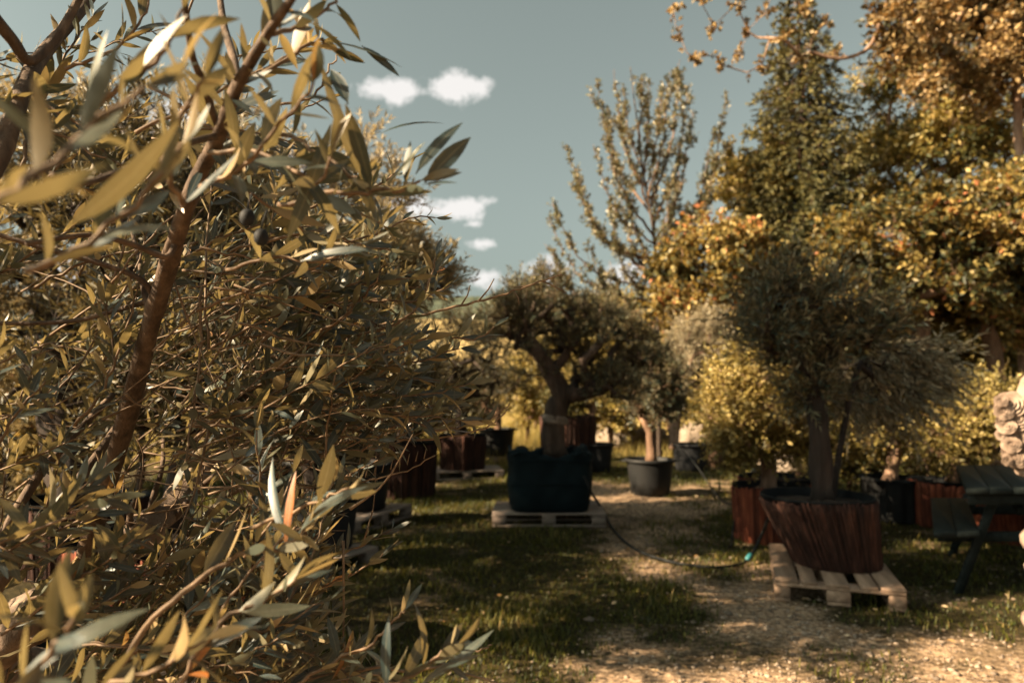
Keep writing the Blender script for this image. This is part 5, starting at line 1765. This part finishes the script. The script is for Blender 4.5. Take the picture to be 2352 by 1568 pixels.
# two small dark olives hanging in the crown
for (px, py, d) in ((568, 500, .74), (600, 545, .76)):
    c0 = P(px, py, d)
    b = MB()
    b.lathe([(0, -.0095), (.004, -.009), (.0075, -.005), (.0083, 0), (.0074, .005), (.004, .009), (0, .0095)], 14)
    b.tube([(0, 0, .009), (.002, 0, .02), (.006, 0, .032)], [.0012, .001, .001], 5)
    o = b.build('olive_fruit', M['black_plastic'], fo_root, True)
    o.location = c0 - FB

# rope tied round the limbs
rp = thing('tie_rope', 'frayed straw coloured rope knotted round the foot of the nearest olive stem', 'rope', P(190, 1340, 1.42))
b = MB()
for path in ([(255, 1352, 1.44), (225, 1350, 1.41), (190, 1345, 1.39), (165, 1330, 1.39), (160, 1300, 1.41), (175, 1285, 1.45)],
             [(165, 1330, 1.39), (168, 1300, 1.39), (180, 1278, 1.41), (200, 1268, 1.43)],
             [(166, 1332, 1.388), (158, 1365, 1.38), (142, 1400, 1.375), (128, 1430, 1.37), (118, 1450, 1.365)]):
    pts = px_path(path, 26)
    t_ = np.linspace(0, 26 * 1.3, 26)
    for ph in (0, 2.1, 4.2):
        b.tube(pts + np.stack([np.cos(t_ + ph), 0 * t_, np.sin(t_ + ph)], -1) * .0018, .0022, 6)
b.build('strands', M['rope'], rp, True, P(190, 1340, 1.42))

# ------------------------------------------------------------------ grass, gravel and fallen leaves
r = np.random.default_rng(300)


def ground_z2(x, y):
    return ground_z(x, y)


n = 260000
v = r.random(n)
y = 1.6 + 15 * v ** 1.9
x = -6.5 * (0.25 + y / 16) + r.random(n) * (13.2 * (0.25 + y / 16)) + .3
x = np.clip(x, -8.5, 10.5)
pm = path_mask(x, y)
keep = r.random(n) > (pm * 1.02 + np.clip((vnoise(x, y, .9, 12) - .42) * 2.2, 0, .5))
x, y = x[keep], y[keep]
cl_ = vnoise(x, y, .5, 13)
n = len(x)
hgt = r.uniform(.012, .036, n) * (1 + 1.1 * np.clip(cl_ - .45, 0, 1) * 2)
hgt *= np.where(y > 6.5, 1.5, 1.0)
hgt *= np.where(r.random(n) < .03, 1.9, 1.0)
a = r.random(n) * 2 * PI
ln = r.uniform(.15, 1.0, n) * hgt
bx = np.stack([x, y, ground_z(x, y) - .004], -1)
wd = r.uniform(.0018, .0038, n) * (1 + y / 14)
sdv = np.stack([-np.sin(a), np.cos(a), 0 * a], -1)
fw = np.stack([np.cos(a), np.sin(a), 0 * a], -1)
V = np.zeros((n, 5, 3))
V[:, 0] = bx + sdv * wd[:, None]
V[:, 1] = bx - sdv * wd[:, None]
mid = bx + fw * (ln * .35)[:, None] + np.array((0, 0, 1.0)) * (hgt * .62)[:, None]
V[:, 2] = mid - sdv * wd[:, None] * .8
V[:, 3] = mid + sdv * wd[:, None] * .8
V[:, 4] = bx + fw * ln[:, None] + np.array((0, 0, 1.0)) * hgt[:, None]
b_ = np.arange(n)[:, None] * 5
Q = b_ + np.array([0, 1, 2, 3])
T = b_ + np.array([3, 2, 4])
rn = np.clip(r.normal(.45, .22, n) + (cl_ - .5) * .5 + (r.random(n) < .08) * .4, 0, 1)
tag(mesh('grass', V.reshape(-1, 3), [Q, T], M['grass'], attrs={'rnd': np.repeat(rn, 5)}), kind='stuff')

n = 42000
y = r.uniform(12.5, 26, n)
x = r.uniform(-9, 13, n)
keep = vnoise(x, y, 1.6, 21) + np.clip((y - 13) / 8, 0, .5) > .45
x, y = x[keep], y[keep]
n = len(x)
hg = r.uniform(.15, .5, n) * (.5 + vnoise(x, y, 1.1, 22))
bx = np.stack([x, y, 0 * x - .02], -1)
a = r.random(n) * 6.28
sv = np.stack([np.cos(a), np.sin(a), 0 * a], -1) * .008
lv = np.stack([r.normal(0, .3, n), r.normal(0, .3, n), 1 + 0 * a], -1) * hg[:, None]
V = np.stack([bx - sv, bx + sv, bx + lv], 1).reshape(-1, 3)
tag(mesh('tall_dry_grass', V, np.arange(n * 3).reshape(-1, 3), M['gold'], attrs={'rnd': np.repeat(np.clip(r.normal(.5, .25, n), 0, 1), 3)}), kind='stuff')

n = 26000
y = 1.8 + 11 * r.random(n) ** 1.6
x = 1.7 + r.normal(0, 1.2, n) * (1 + .0 * y)
keep = (r.random(n) < path_mask(x, y) * 1.2 + .04)
x, y = x[keep], y[keep]
n = len(x)
sz = r.lognormal(-5.0, .45, n)
ico = unit(np.array([(0, 0, 1), (.9, 0, .2), (.28, .85, .2), (-.72, .53, .2), (-.72, -.53, .2), (.28, -.85, .2), (0, 0, -.6)], float))
IT = np.array([(0, 1, 2), (0, 2, 3), (0, 3, 4), (0, 4, 5), (0, 5, 1), (6, 2, 1), (6, 3, 2), (6, 4, 3), (6, 5, 4), (6, 1, 5)])
V = ico[None] * sz[:, None, None] * r.uniform(.6, 1.35, (n, 7, 1)) * np.array((1.15, 1.15, .7))
aa = r.random(n) * 6.28
V = np.stack([V[..., 0] * np.cos(aa)[:, None] - V[..., 1] * np.sin(aa)[:, None], V[..., 0] * np.sin(aa)[:, None] + V[..., 1] * np.cos(aa)[:, None], V[..., 2]], -1)
V += np.stack([x, y, ground_z(x, y) + sz * .15], -1)[:, None]
T = (np.arange(n)[:, None, None] * 7 + IT[None]).reshape(-1, 3)
tag(mesh('gravel', V.reshape(-1, 3), T, M['gravel'], attrs={'rnd': np.repeat(r.random(n), 7)}), kind='stuff')

n = 900
y = 1.8 + 9 * r.random(n) ** 1.4
x = 1.6 + r.normal(0, 1.7, n)
Pp = np.stack([x, y, ground_z(x, y) + r.uniform(.008, .03, n)], -1)
a = r.random(n) * 6.28
D = np.stack([np.cos(a), np.sin(a), r.normal(0, .2, n)], -1)
N = unit(np.array((0, 0, 1.0)) + r.normal(size=(n, 3)) * .35)
L = r.uniform(.02, .055, n)
Vv, T, rn = blades_simple(Pp, D, N, L, L * r.uniform(.25, .7, n), rnd=r.random(n))
tag(mesh('fallen_leaves', Vv, T, M['litter'], attrs={'rnd': rn}), kind='stuff')
